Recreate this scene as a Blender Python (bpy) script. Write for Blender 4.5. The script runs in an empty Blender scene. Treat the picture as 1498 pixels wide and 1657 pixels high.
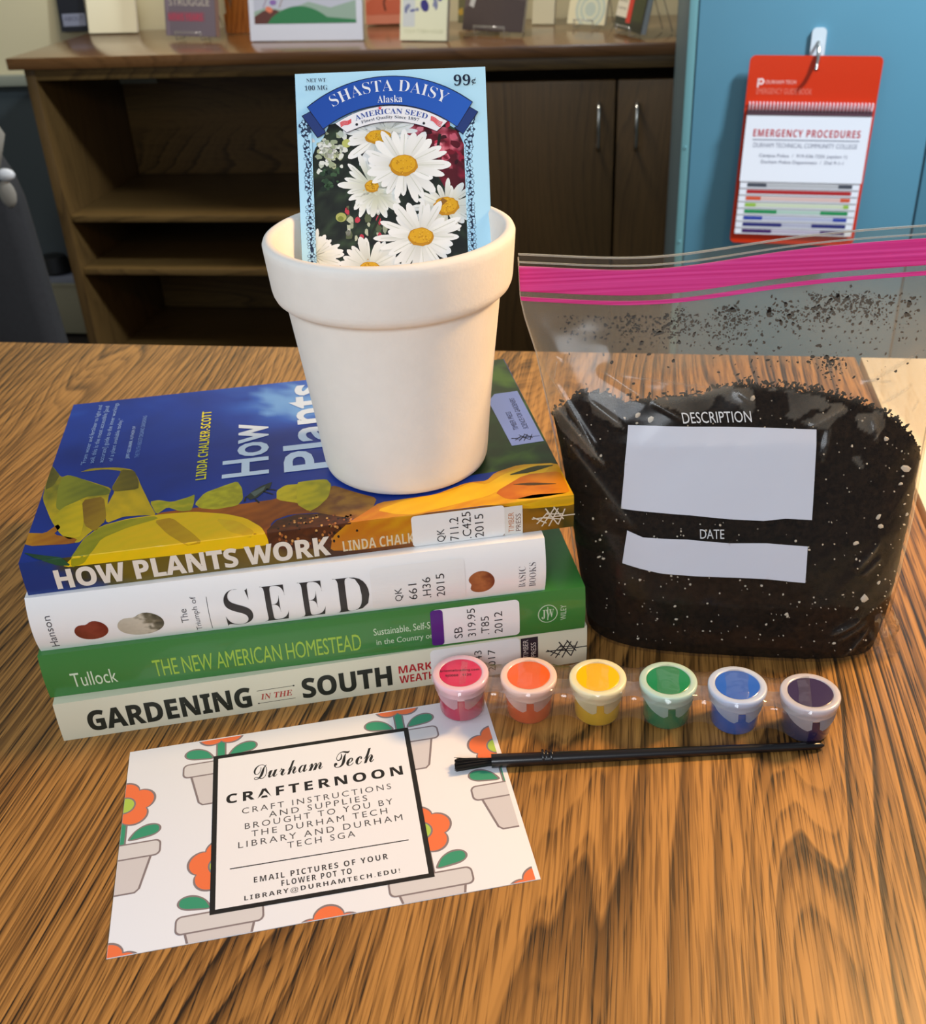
import bpy, bmesh, math, random
import numpy as np
from mathutils import Vector, Matrix, noise
from mathutils.geometry import tessellate_polygon

# ------------------------------------------------------------------ camera, world, lights, exposure
S = bpy.context.scene
COL = S.collection
YAW = math.radians(10.0)          # the room is turned 10 degrees against the line of sight
CY, SY = math.cos(YAW), math.sin(YAW)
def C(x, y, z=0.0):
    """millimetres measured straight ahead of the photographer -> room metres"""
    return Vector(((CY * x - SY * y) * .001, (SY * x + CY * y) * .001, z * .001))

pitch, roll = math.radians(31.128), math.radians(-2.898)
fwd = Vector((0, math.cos(pitch), -math.sin(pitch))); up0 = Vector((0, math.sin(pitch), math.cos(pitch))); r0 = Vector((1, 0, 0))
right = r0 * math.cos(roll) + up0 * math.sin(roll); upv = -r0 * math.sin(roll) + up0 * math.cos(roll)
cam = bpy.data.cameras.new('camera'); camo = bpy.data.objects.new('camera', cam); COL.objects.link(camo)
mw = Matrix((right, upv, -fwd)).transposed().to_4x4()
camo.matrix_world = Matrix.Translation((0, 0, .3175)) @ Matrix.Rotation(YAW, 4, 'Z') @ mw
cam.sensor_fit = 'HORIZONTAL'; cam.sensor_width = 36.0; cam.lens = 1722.9 * 36.0 / 1498.0
cam.clip_start = .02; cam.clip_end = 30
cam.dof.use_dof = True; cam.dof.focus_distance = .43; cam.dof.aperture_fstop = 26
S.camera = camo
S.view_settings.view_transform = 'Standard'; S.view_settings.look = 'None'
S.view_settings.exposure = 0.0; S.view_settings.gamma = 1.0
S.view_settings.use_curve_mapping = False
S.cycles.transparent_max_bounces = 32; S.cycles.max_bounces = 8

world = bpy.data.worlds.new('world'); S.world = world; world.use_nodes = True
world.node_tree.nodes['Background'].inputs[0].default_value = (.80, .86, 1.0, 1)
world.node_tree.nodes['Background'].inputs[1].default_value = .22

def area(name, loc, target, size, power, color):
    l = bpy.data.lights.new(name, 'AREA'); l.shape = 'DISK'; l.size = size; l.energy = power; l.color = color
    o = bpy.data.objects.new(name, l); COL.objects.link(o); o.location = loc
    o.rotation_euler = (Vector(target) - Vector(loc)).to_track_quat('-Z', 'Y').to_euler(); return o
area('warm_lamp_light', C(560, 560, 540), C(90, 330, 20), .14, 6.8, (1.0, .60, .25))
area('front_fill_light', C(-150, -700, 780), C(0, 420, 60), .5, 7.4, (.88, .94, 1.0))  # unseen fill added to brighten faces turned toward the camera
area('left_fill_light', C(-1000, 0, 500), C(0, 420, 60), 1.3, 4.8, (.82, .92, 1.0))  # unseen cool fill added to lift the left side of the pot
rlo = area('rear_fill_light', (-.7, 2.05, 1.5), (-.65, 2.45, 0), .5, 13.0, (1.0, .93, .82)); rlo.data.spread = math.radians(120)  # unseen fill added to brighten the back wall and bookcase
wlo = area('right_side_light', (1.35, .95, 1.7), (.1, 2.2, .2), .30, 32.0, (.84, .92, 1.0)); wlo.data.spread = math.radians(95)  # unseen cool light inferred from the chart's shadow, spread narrowed to spare the table

# ------------------------------------------------------------------ helpers
def lin(c):
    if isinstance(c, str): c = tuple(int(c[i:i + 2], 16) for i in (0, 2, 4))
    return tuple((v / 255 / 12.92 if v / 255 <= .04045 else ((v / 255 + .055) / 1.055) ** 2.4) for v in c[:3])

def nt(name):
    m = bpy.data.materials.new(name); m.use_nodes = True
    n = m.node_tree.nodes; return m, n, m.node_tree.links, n['Principled BSDF']

def mat(name, col, rough=.5, metal=0., spec=.5, coat=0., noise_amt=0., noise_scale=40., bump=0., bump_scale=200., trans=0., sss=0., ior=None, coatr=.08):
    m, n, L, b = nt(name)
    b.inputs['Base Color'].default_value = (*lin(col), 1); b.inputs['Roughness'].default_value = rough
    b.inputs['Metallic'].default_value = metal; b.inputs['Specular IOR Level'].default_value = spec
    b.inputs['Coat Weight'].default_value = coat; b.inputs['Coat Roughness'].default_value = coatr
    b.inputs['Transmission Weight'].default_value = trans
    if ior: b.inputs['IOR'].default_value = ior
    if sss:
        b.inputs['Subsurface Weight'].default_value = sss; b.inputs['Subsurface Radius'].default_value = (.004, .003, .002)
    tc = n.new('ShaderNodeTexCoord')
    nz = n.new('ShaderNodeTexNoise'); nz.inputs['Scale'].default_value = noise_scale; nz.inputs['Detail'].default_value = 4
    L.new(tc.outputs['Object'], nz.inputs['Vector'])
    if noise_amt:
        mx = n.new('ShaderNodeMix'); mx.data_type = 'RGBA'; mx.blend_type = 'MULTIPLY'; mx.inputs[0].default_value = 1
        mr = n.new('ShaderNodeMapRange'); mr.inputs[1].default_value = .3; mr.inputs[2].default_value = .7
        mr.inputs[3].default_value = 1 - noise_amt; mr.inputs[4].default_value = 1
        L.new(nz.outputs['Fac'], mr.inputs[0]); mx.inputs[6].default_value = (*lin(col), 1)
        L.new(mr.outputs[0], mx.inputs[7]); L.new(mx.outputs[2], b.inputs['Base Color'])
    if bump:
        nb = n.new('ShaderNodeTexNoise'); nb.inputs['Scale'].default_value = bump_scale; nb.inputs['Detail'].default_value = 3
        L.new(tc.outputs['Object'], nb.inputs['Vector'])
        bp = n.new('ShaderNodeBump'); bp.inputs['Strength'].default_value = bump; bp.inputs['Distance'].default_value = .001
        L.new(nb.outputs['Fac'], bp.inputs['Height']); L.new(bp.outputs[0], b.inputs['Normal'])
    return m

def ink(name, rough=.5, coat=0., spec=.5, bump=0.):
    m, n, L, b = nt(name)
    a = n.new('ShaderNodeAttribute'); a.attribute_name = 'ink'
    L.new(a.outputs['Color'], b.inputs['Base Color']); b.inputs['Roughness'].default_value = rough
    b.inputs['Coat Weight'].default_value = coat; b.inputs['Coat Roughness'].default_value = .1; b.inputs['Specular IOR Level'].default_value = spec
    if bump:
        tc = n.new('ShaderNodeTexCoord'); nb = n.new('ShaderNodeTexNoise'); nb.inputs['Scale'].default_value = 60
        L.new(tc.outputs['Object'], nb.inputs['Vector'])
        bp = n.new('ShaderNodeBump'); bp.inputs['Strength'].default_value = bump; bp.inputs['Distance'].default_value = .001
        L.new(nb.outputs['Fac'], bp.inputs['Height']); L.new(bp.outputs[0], b.inputs['Normal'])
    return m

def wood(name, light, mid, dark, sx=1.0, rough=.35, coat=.25, ring=110., along='Y', contrast=1.0, pore=.55):
    """oak: long growth rings bent by slow noise, plus fine pores that run with the grain"""
    m, n, L, b = nt(name)
    tc = n.new('ShaderNodeTexCoord')
    def mapping(s):
        mp = n.new('ShaderNodeMapping'); mp.inputs['Scale'].default_value = s; L.new(tc.outputs['Object'], mp.inputs[0]); return mp.outputs[0]
    def mth(op, a, bb=None):
        k = n.new('ShaderNodeMath'); k.operation = op
        for i, v in enumerate((a, bb)):
            if v is None: continue
            if isinstance(v, (int, float)): k.inputs[i].default_value = v
            else: L.new(v, k.inputs[i])
        return k.outputs[0]
    def nz(vec, scale, det, rg=.5, dist=0.):
        k = n.new('ShaderNodeTexNoise'); k.inputs['Scale'].default_value = scale; k.inputs['Detail'].default_value = det
        k.inputs['Roughness'].default_value = rg; k.inputs['Distortion'].default_value = dist; L.new(vec, k.inputs['Vector']); return k.outputs['Fac']
    g = {'Y': (1, .10, 1), 'X': (.10, 1, 1), 'Z': (1, 1, .10)}[along]
    ax = {'Y': 0, 'X': 1, 'Z': 0}[along]
    sep = n.new('ShaderNodeSeparateXYZ'); L.new(tc.outputs['Object'], sep.inputs[0])
    slow = nz(mapping(tuple(v * (1 if v == 1 else 2.2) for v in g)), 3.2 * sx, 2, .45)
    mid_n = nz(mapping(tuple((1.0 if v == 1 else .07) for v in g)), 34 * sx, 2, .45)
    coord = mth('ADD', sep.outputs[ax], mth('MULTIPLY', mth('SUBTRACT', slow, .5), .46 / sx))
    coord = mth('ADD', coord, mth('MULTIPLY', mth('SUBTRACT', mid_n, .5), .016 / sx))
    ph = mth('MULTIPLY', coord, ring * sx)
    fr = mth('FRACT', ph)
    wid = mth('ADD', mth('MULTIPLY', nz(mapping(tuple((1.0 if v == 1 else .05) for v in g)), 12 * sx, 3), 3.2), -1.0)
    rr = n.new('ShaderNodeValToRGB'); e = rr.color_ramp.elements
    e[0].position = 0; e[0].color = (0, 0, 0, 1); e[1].position = 1; e[1].color = (1, 1, 1, 1)
    for pos, v in ((.05, 1.0), (.15, .75), (.30, .28), (.90, .05)):
        k = e.new(pos); k.color = (v, v, v, 1)
    e[0].color = (.1, .1, .1, 1); e[-1].color = (.1, .1, .1, 1)
    L.new(fr, rr.inputs[0])
    ringv = mth('MULTIPLY', rr.outputs[0], wid)
    pv = tuple((1.0 if v == 1 else .022) for v in g)
    pores = nz(mapping(pv), 900 * sx, 2, .6)
    pr = n.new('ShaderNodeMapRange'); pr.inputs[1].default_value = .50; pr.inputs[2].default_value = .60; L.new(pores, pr.inputs[0])
    fine = nz(mapping(tuple((1.0 if v == 1 else .025) for v in g)), 260 * sx, 3, .6)
    pf = n.new('ShaderNodeMapRange'); pf.inputs[1].default_value = .48; pf.inputs[2].default_value = .60; L.new(fine, pf.inputs[0])
    r2 = n.new('ShaderNodeValToRGB'); e = r2.color_ramp.elements; e[0].color = (.1, .1, .1, 1); e[1].color = (.1, .1, .1, 1)
    for pos, v in ((.12, 1.0), (.40, .5), (.70, .1)):
        k = e.new(pos); k.color = (v, v, v, 1)
    L.new(mth('FRACT', mth('MULTIPLY', coord, ring * sx * 3.1)), r2.inputs[0])
    ring2 = mth('MULTIPLY', r2.outputs[0], mth('MULTIPLY', nz(mapping(g), 17 * sx, 2), .8 * contrast))
    dk = mth('MULTIPLY', ringv, mth('ADD', mth('MULTIPLY', pr.outputs[0], .30), .85 * contrast))
    dk = mth('ADD', dk, mth('MULTIPLY', ring2, mth('ADD', mth('MULTIPLY', pr.outputs[0], .8), .35)))
    dk = mth('ADD', dk, mth('MULTIPLY', pr.outputs[0], pore * .2))
    dk = mth('ADD', dk, mth('MULTIPLY', pf.outputs[0], .22 * contrast))
    cr = n.new('ShaderNodeValToRGB'); e = cr.color_ramp.elements
    e[0].position = .05; e[0].color = (*lin(light), 1); e[1].position = .95; e[1].color = (*lin(dark), 1)
    k = e.new(.42); k.color = (*lin(mid), 1)
    L.new(dk, cr.inputs[0])
    big = nz(mapping((1, 1, 1)), 2.2, 2)
    mr = n.new('ShaderNodeMapRange'); mr.inputs[1].default_value = .3; mr.inputs[2].default_value = .7; mr.inputs[3].default_value = .86; mr.inputs[4].default_value = 1.06
    L.new(big, mr.inputs[0])
    mx = n.new('ShaderNodeMix'); mx.data_type = 'RGBA'; mx.blend_type = 'MULTIPLY'; mx.inputs[0].default_value = 1
    L.new(cr.outputs[0], mx.inputs[6]); L.new(mr.outputs[0], mx.inputs[7]); L.new(mx.outputs[2], b.inputs['Base Color'])
    b.inputs['Roughness'].default_value = rough; b.inputs['Coat Weight'].default_value = coat; b.inputs['Coat Roughness'].default_value = .22; b.inputs['Specular IOR Level'].default_value = .35
    bp = n.new('ShaderNodeBump'); bp.inputs['Strength'].default_value = .25; bp.inputs['Distance'].default_value = .0004
    bp.invert = True; L.new(dk, bp.inputs['Height']); L.new(bp.outputs[0], b.inputs['Normal'])
    return m

def film(name, tint=(1, 1, 1), haze=.1, gloss=.08, rough=.08, haze_col=(200, 200, 195), bump=.3, bscale=35., attr=None, sheen_amt=0.):
    """thin clear plastic: see-through, a little milky, with creases that catch the light"""
    m = bpy.data.materials.new(name); m.use_nodes = True; n = m.node_tree.nodes; L = m.node_tree.links; n.clear()
    out = n.new('ShaderNodeOutputMaterial')
    tr = n.new('ShaderNodeBsdfTransparent'); tr.inputs[0].default_value = (*tint, 1)
    df = n.new('ShaderNodeBsdfDiffuse'); df.inputs[0].default_value = (*lin(haze_col), 1)
    tl = n.new('ShaderNodeBsdfTranslucent'); tl.inputs[0].default_value = (*lin(haze_col), 1)
    gl = n.new('ShaderNodeBsdfGlossy'); gl.inputs['Roughness'].default_value = rough
    ms = n.new('ShaderNodeMixShader'); ms.inputs[0].default_value = .5; L.new(df.outputs[0], ms.inputs[1]); L.new(tl.outputs[0], ms.inputs[2])
    m1 = n.new('ShaderNodeMixShader'); m1.inputs[0].default_value = haze; L.new(tr.outputs[0], m1.inputs[1]); L.new(ms.outputs[0], m1.inputs[2])
    tc = n.new('ShaderNodeTexCoord')
    if attr:
        a = n.new('ShaderNodeAttribute'); a.attribute_name = attr
        sp = n.new('ShaderNodeSeparateColor'); L.new(a.outputs['Color'], sp.inputs[0])
        k2 = n.new('ShaderNodeMath'); k2.operation = 'MULTIPLY'; L.new(sp.outputs[1], k2.inputs[0]); k2.inputs[1].default_value = sheen_amt
        k3 = n.new('ShaderNodeMath'); k3.operation = 'ADD'; L.new(k2.outputs[0], k3.inputs[0]); L.new(sp.outputs[0], k3.inputs[1])
        L.new(k3.outputs[0], m1.inputs[0])
    lw = n.new('ShaderNodeLayerWeight'); lw.inputs[0].default_value = .5
    fr = n.new('ShaderNodeMath'); fr.operation = 'POWER'; L.new(lw.outputs['Facing'], fr.inputs[0]); fr.inputs[1].default_value = 3.5
    fq = n.new('ShaderNodeMath'); fq.operation = 'MULTIPLY'; L.new(fr.outputs[0], fq.inputs[0]); fq.inputs[1].default_value = .55; fr = fq
    ad = n.new('ShaderNodeMath'); ad.operation = 'ADD'; ad.inputs[1].default_value = gloss; ad.use_clamp = True; L.new(fr.outputs[0], ad.inputs[0])
    m2 = n.new('ShaderNodeMixShader'); L.new(ad.outputs[0], m2.inputs[0]); L.new(m1.outputs[0], m2.inputs[1]); L.new(gl.outputs[0], m2.inputs[2])
    if bump:
        nb = n.new('ShaderNodeTexNoise'); nb.noise_type = 'RIDGED_MULTIFRACTAL'; nb.inputs['Scale'].default_value = bscale; nb.inputs['Detail'].default_value = 2; nb.inputs['Distortion'].default_value = .8
        L.new(tc.outputs['Object'], nb.inputs['Vector'])
        bp = n.new('ShaderNodeBump'); bp.inputs['Strength'].default_value = bump; bp.inputs['Distance'].default_value = .002
        L.new(nb.outputs['Fac'], bp.inputs['Height']); L.new(bp.outputs[0], gl.inputs['Normal']); L.new(bp.outputs[0], lw.inputs['Normal'])
    L.new(m2.outputs[0], out.inputs[0]); return m

def thing(name, label, cat, loc=(0, 0, 0), rz=0., group=None):
    o = bpy.data.objects.new(name, None); COL.objects.link(o); o.empty_display_size = .02
    o.location = loc; o.rotation_euler = (0, 0, rz); o['label'] = label; o['category'] = cat
    if group: o['group'] = group
    return o

def obj(name, bm, m, parent=None, smooth=False, kind=None, label=None, scale=.001):
    if scale != 1: bmesh.ops.scale(bm, vec=(scale,) * 3, verts=bm.verts)
    me = bpy.data.meshes.new(name); bm.to_mesh(me); bm.free()
    for mm in (m if isinstance(m, (list, tuple)) else [m]): me.materials.append(mm)
    if smooth:
        me.polygons.foreach_set('use_smooth', [True] * len(me.polygons))
        if smooth != 'all': me.set_sharp_from_angle(angle=math.radians(smooth if smooth > 1 else 40))
    o = bpy.data.objects.new(name, me); COL.objects.link(o)
    if parent: o.parent = parent
    if kind: o['kind'] = kind
    if label: o['label'] = label
    return o

def bx(bm, x0, x1, y0, y1, z0, z1, bev=0., M=None):
    g = bmesh.ops.create_cube(bm, size=1.0)['verts']
    for v in g: v.co = Vector((x0 + (v.co.x + .5) * (x1 - x0), y0 + (v.co.y + .5) * (y1 - y0), z0 + (v.co.z + .5) * (z1 - z0)))
    if bev:
        es = list({e for v in g for e in v.link_edges})
        r = bmesh.ops.bevel(bm, geom=es, offset=bev, segments=2, affect='EDGES', profile=.6)
        g = list({v for v in g if v.is_valid} | set(r['verts']))
    if M is not None:
        for v in g: v.co = M @ v.co
    return g

def box(name, x0, x1, y0, y1, z0, z1, m, parent=None, bev=1., **k):
    bm = bmesh.new(); bx(bm, x0, x1, y0, y1, z0, z1, bev); return obj(name, bm, m, parent, smooth=30, **k)

def lathe(bm, prof, n=64, M=None):
    rings = []
    for r, z in prof:
        if r < 1e-6: rings.append([bm.verts.new((0, 0, z))])
        else: rings.append([bm.verts.new((r * math.cos(2 * math.pi * i / n), r * math.sin(2 * math.pi * i / n), z)) for i in range(n)])
    for a, b in zip(rings, rings[1:]):
        for i in range(n):
            j = (i + 1) % n
            if len(a) == 1 and len(b) == 1: continue
            if len(a) == 1: bm.faces.new((a[0], b[i], b[j]))
            elif len(b) == 1: bm.faces.new((a[i], a[j], b[0]))
            else: bm.faces.new((a[i], a[j], b[j], b[i]))
    if M is not None:
        for r in rings:
            for v in r: v.co = M @ v.co
    return rings

def tube(bm, pts, rad, n=10, cap=True):
    pts = [Vector(p) for p in pts]; rings = []; prev = None
    for i, p in enumerate(pts):
        t = (pts[min(i + 1, len(pts) - 1)] - pts[max(i - 1, 0)]).normalized()
        if prev is None:
            a = t.orthogonal().normalized()
        else:
            a = (prev - t * prev.dot(t)).normalized()
        prev = a; b = t.cross(a); r = rad[i] if isinstance(rad, (list, tuple)) else rad
        rings.append([bm.verts.new(p + (a * math.cos(2 * math.pi * k / n) + b * math.sin(2 * math.pi * k / n)) * r) for k in range(n)])
    for a, b in zip(rings, rings[1:]):
        for k in range(n): bm.faces.new((a[k], a[(k + 1) % n], b[(k + 1) % n], b[k]))
    if cap:
        bm.faces.new(list(reversed(rings[0]))); bm.faces.new(rings[-1])

def extrude_poly(bm, pts, h, M=None):
    """flat outline (x, z) given thickness h along +y"""
    f = [bm.verts.new((x, 0, z)) for x, z in pts]; b = [bm.verts.new((x, h, z)) for x, z in pts]
    bm.faces.new(f); bm.faces.new(list(reversed(b)))
    for i in range(len(pts)):
        j = (i + 1) % len(pts); bm.faces.new((f[j], f[i], b[i], b[j]))
    if M is not None:
        for v in f + b: v.co = M @ v.co

# --- alphabets: plain text falls on the built-in font; these give its bold, serif and script letters
def alpha(s, up, lo, dg=None):
    r = ''
    for c in s:
        if 'A' <= c <= 'Z': r += chr(up + ord(c) - 65)
        elif 'a' <= c <= 'z': r += chr(lo + ord(c) - 97)
        elif dg and '0' <= c <= '9': r += chr(dg + ord(c) - 48)
        else: r += c
    return r
def bold(s): return alpha(s, 0x1D5D4, 0x1D5EE, 0x1D7EC)
def sans(s): return alpha(s, 0x1D5A0, 0x1D5BA, 0x1D7E2)
def serif(s): return alpha(s, 0x1D400, 0x1D41A, 0x1D7CE)
def italic(s): return alpha(s, 0x1D468, 0x1D482)
def script(s): return alpha(s, 0x1D4D0, 0x1D4EA)
_tc = bpy.data.curves.new('letters', 'FONT'); _to = bpy.data.objects.new('letters', _tc); COL.objects.link(_to)
_cache = {}
def glyphs(s, offset=0., space=1.):
    key = (s, offset, space)
    if key not in _cache:
        _tc.body = s; _tc.offset = offset; _tc.resolution_u = 3; _tc.space_character = space
        dg = bpy.context.evaluated_depsgraph_get(); dg.update()
        me = bpy.data.meshes.new_from_object(_to.evaluated_get(dg))
        v = [(a.co.x, a.co.y) for a in me.vertices]; f = [tuple(p.vertices) for p in me.polygons]
        bpy.data.meshes.remove(me); _cache[key] = (v, f)
    return _cache[key]

class Print:
    """flat ink on a surface: polygons in surface millimetres, carried onto the surface by map(u, v, h)"""
    def __init__(s, fmap, cuts_u=(), cuts_v=(), clip=None, step=.025, base=.04):
        s.f = fmap; s.cu = cuts_u; s.cv = cuts_v; s.clip = clip; s.step = step; s.base = base; s.bm = bmesh.new(); s.lay = s.bm.verts.layers.float_color.new('ink'); s.l = 0
    def _add(s, verts, faces, col, layer, fine=None):
        b = bmesh.new(); vs = [b.verts.new((x, y, 0)) for x, y in verts]
        for f in faces:
            try: b.faces.new([vs[i] for i in f])
            except ValueError: pass
        def cut(co, no, **k): bmesh.ops.bisect_plane(b, geom=b.verts[:] + b.edges[:] + b.faces[:], plane_co=co, plane_no=no, **k)
        if s.clip:
            x0, y0, x1, y1 = s.clip
            cut((x0, 0, 0), (-1, 0, 0), clear_outer=True); cut((x1, 0, 0), (1, 0, 0), clear_outer=True)
            cut((0, y0, 0), (0, -1, 0), clear_outer=True); cut((0, y1, 0), (0, 1, 0), clear_outer=True)
        if not b.verts: b.free(); return
        xs = [v.co.x for v in b.verts]; ys = [v.co.y for v in b.verts]
        cu, cv = list(s.cu), list(s.cv)
        if fine:
            cu += list(np.arange(min(xs), max(xs), fine)); cv += list(np.arange(min(ys), max(ys), fine))
        for c in cu:
            if min(xs) < c < max(xs): cut((c, 0, 0), (1, 0, 0))
        for c in cv:
            if min(ys) < c < max(ys): cut((0, c, 0), (0, 1, 0))
        h = s.base + s.step * layer; mp = {}
        for v in b.verts:
            nv = s.bm.verts.new(s.f(v.co.x, v.co.y, h)); cc = col(v.co.x, v.co.y) if callable(col) else lin(col)
            nv[s.lay] = (*cc, 1); mp[v] = nv
        for f in b.faces:
            try: s.bm.faces.new([mp[v] for v in f.verts])
            except ValueError: pass
        b.free()
    def poly(s, pts, col, layer=0, fine=None):
        t = tessellate_polygon([[Vector((x, y, 0)) for x, y in pts]])
        s._add(pts, t, col, layer, fine)
    def rect(s, x0, y0, x1, y1, col, layer=0, r=0., fine=None):
        if r:
            p = []
            for cx, cy, a in ((x1 - r, y0 + r, -90), (x1 - r, y1 - r, 0), (x0 + r, y1 - r, 90), (x0 + r, y0 + r, 180)):
                for k in range(6): t = math.radians(a + 18 * k); p.append((cx + r * math.cos(t), cy + r * math.sin(t)))
        else: p = [(x0, y0), (x1, y0), (x1, y1), (x0, y1)]
        s.poly(p, col, layer, fine)
    def ell(s, cx, cy, rx, ry, col, layer=0, rot=0., n=20, jag=0., rnd=None):
        p = []
        for k in range(n):
            t = 2 * math.pi * k / n; q = 1 + (rnd.uniform(-jag, jag) if rnd else 0); x, y = rx * q * math.cos(t), ry * q * math.sin(t)
            p.append((cx + x * math.cos(rot) - y * math.sin(rot), cy + x * math.sin(rot) + y * math.cos(rot)))
        s.poly(p, col, layer)
    def line(s, a, b, w, col, layer=0):
        a, b = Vector(a), Vector(b); d = (b - a).normalized(); q = Vector((-d.y, d.x)) * w / 2
        s.poly([tuple(a + q), tuple(a - q), tuple(b - q), tuple(b + q)], col, layer)
    def path(s, pts, w, col, layer=0):
        for a, b in zip(pts, pts[1:]): s.line(a, b, w, col, layer)
    def text(s, t, x0, y0, x1, y1, col, layer=2, rot=0, offset=0., space=1., warp=None, shear=0.):
        v, f = glyphs(t, offset, space)
        xs = [a[0] for a in v]; ys = [a[1] for a in v]
        if not xs: return
        ax, bx_, ay, by = min(xs), max(xs), min(ys), max(ys)
        o = []
        for x, y in v:
            u, w = (x - ax) / (bx_ - ax), (y - ay) / max(by - ay, 1e-6)
            if warp: o.append(warp(u, w)); continue
            if rot == 90: o.append((x1 - w * (x1 - x0), y0 + u * (y1 - y0)))
            else: o.append((x0 + u * (x1 - x0) + shear * w * (y1 - y0), y0 + w * (y1 - y0)))
        s._add(o, f, col, layer)
    def nxt(s, name, m, parent, **k):
        b = s.bm; s.bm = bmesh.new(); s.lay = s.bm.verts.layers.float_color.new('ink'); return obj(name, b, m, parent, **k)
    def done(s, name, m, parent, **k):
        bm = s.bm; s.bm = None
        return obj(name, bm, m, parent, **k)

def arc_through(a, b, c):
    (ax, ay), (bx_, by), (cx, cy) = a, b, c
    d = 2 * (ax * (by - cy) + bx_ * (cy - ay) + cx * (ay - by))
    ux = ((ax * ax + ay * ay) * (by - cy) + (bx_ * bx_ + by * by) * (cy - ay) + (cx * cx + cy * cy) * (ay - by)) / d
    uy = ((ax * ax + ay * ay) * (cx - bx_) + (bx_ * bx_ + by * by) * (ax - cx) + (cx * cx + cy * cy) * (bx_ - ax)) / d
    r = math.hypot(ax - ux, ay - uy); return ux, uy, r, math.atan2(ay - uy, ax - ux), math.atan2(cy - uy, cx - ux)
def arc_pts(a, b, c, n=20):
    ux, uy, r, t0, t1 = arc_through(a, b, c); return [(ux + r * math.cos(t0 + (t1 - t0) * k / n), uy + r * math.sin(t0 + (t1 - t0) * k / n)) for k in range(n + 1)]
def arc_warp(a, b, c, h):
    ux, uy, r, t0, t1 = arc_through(a, b, c)
    return lambda u, w: (ux + (r + w * h) * math.cos(t0 + (t1 - t0) * u), uy + (r + w * h) * math.sin(t0 + (t1 - t0) * u))
def fbm(x, y, s=1., o=3, seed=0):
    return noise.fractal(Vector((x * s + seed * 13.7, y * s, seed)), 1.0, 2.0, o)
def grad(stops, key, jitter=0., seed=0, s=.1):
    """colour ramp along key(x, y); stops are (position, rgb)"""
    cs = [(p, lin(c)) for p, c in stops]
    def f(x, y):
        t = key(x, y) + (jitter * fbm(x, y, s, 3, seed) if jitter else 0)
        if t <= cs[0][0]: return cs[0][1]
        for (p, a), (q, b) in zip(cs, cs[1:]):
            if t <= q:
                k = (t - p) / (q - p); return tuple(a[i] + (b[i] - a[i]) * k for i in range(3))
        return cs[-1][1]
    return f

# ------------------------------------------------------------------ materials
M_table = wood('oak_table_top', (188, 136, 70), (132, 92, 44), (44, 30, 14), rough=.46, coat=.04, ring=135, contrast=1.0, pore=.8)
M_table2 = wood('lamplit_oak_top', (250, 238, 208), (240, 222, 182), (208, 180, 134), rough=.35, coat=.3, ring=60, contrast=.5, pore=.2)  # oak top again, with the glare of the warm lamp painted into its colour
M_case = wood('brown_veneer', (108, 84, 46), (84, 64, 34), (54, 40, 20), along='X', rough=.4, coat=.15, ring=70, contrast=.6, pore=.3)
M_door = wood('brown_veneer_upright', (92, 70, 38), (76, 57, 30), (54, 39, 19), along='Z', rough=.42, coat=.1, ring=50, contrast=.5, pore=.3)
M_casetop = wood('polished_brown_veneer', (110, 76, 44), (92, 62, 34), (66, 42, 22), along='X', rough=.16, coat=.5, ring=60, contrast=.5, pore=.2)
M_wall = mat('cream_wall_paint', (206, 196, 160), .7, bump=.15, bump_scale=300)
M_slate = mat('slate_wall_panel', (58, 68, 72), .6)
M_floor = mat('brown_carpet', (70, 62, 54), .95, noise_amt=.3, noise_scale=300, bump=.6, bump_scale=800)
M_rail = mat('grey_green_rail', (132, 136, 122), .5)
M_beige = mat('beige_enamel', (190, 184, 152), .5)
M_lilac = mat('pale_grey_enamel', (170, 176, 190), .4)
M_black = mat('black_plastic', (20, 22, 24), .5)
M_blue = mat('blue_metal_paint', (92, 146, 168), .42, noise_amt=.06, noise_scale=6)
M_blue_edge = mat('teal_metal_edge', (104, 152, 156), .45)
M_blue_side = mat('blue_grey_metal', (92, 112, 120), .5)
M_ceramic = mat('white_bisque', (243, 238, 230), .75, noise_amt=.03, noise_scale=120, bump=.12, bump_scale=500, spec=.3)
M_chrome = mat('brushed_metal', (190, 188, 182), .25, metal=1)
M_paper = mat('page_edges', (226, 218, 196), .8, noise_amt=.2, noise_scale=300)
M_inkgloss = ink('laminated_print', .36, .08, spec=.35)
M_inkmatte = ink('matte_print', .55)
M_inkfar = ink('shelf_print', .4, .2)
M_clear = film('clear_acrylic', haze=.30, gloss=.12, rough=.03, bump=0)

# ------------------------------------------------------------------ room
floor = box('floor', -3200, 3000, -1500, 2900, -790, -740, M_floor, bev=0, kind='structure')
wb = box('wall_back', -3200, 3000, 2725, 2800, -740, 1400, M_wall, bev=0, kind='structure')
wl = box('wall_left', -3250, -3200, -1500, 2800, -740, 1400, M_wall, bev=0, kind='structure')
bm = bmesh.new(); bx(bm, -3195, -1200, 2716, 2725, -740, -112, 0); pan = obj('trim_1', bm, M_slate, kind='structure')
bm = bmesh.new(); bx(bm, -3195, -1200, 2700, 2725, -112, -86, 3); r1 = obj('trim_2', bm, M_rail, kind='structure', smooth=30)

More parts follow.
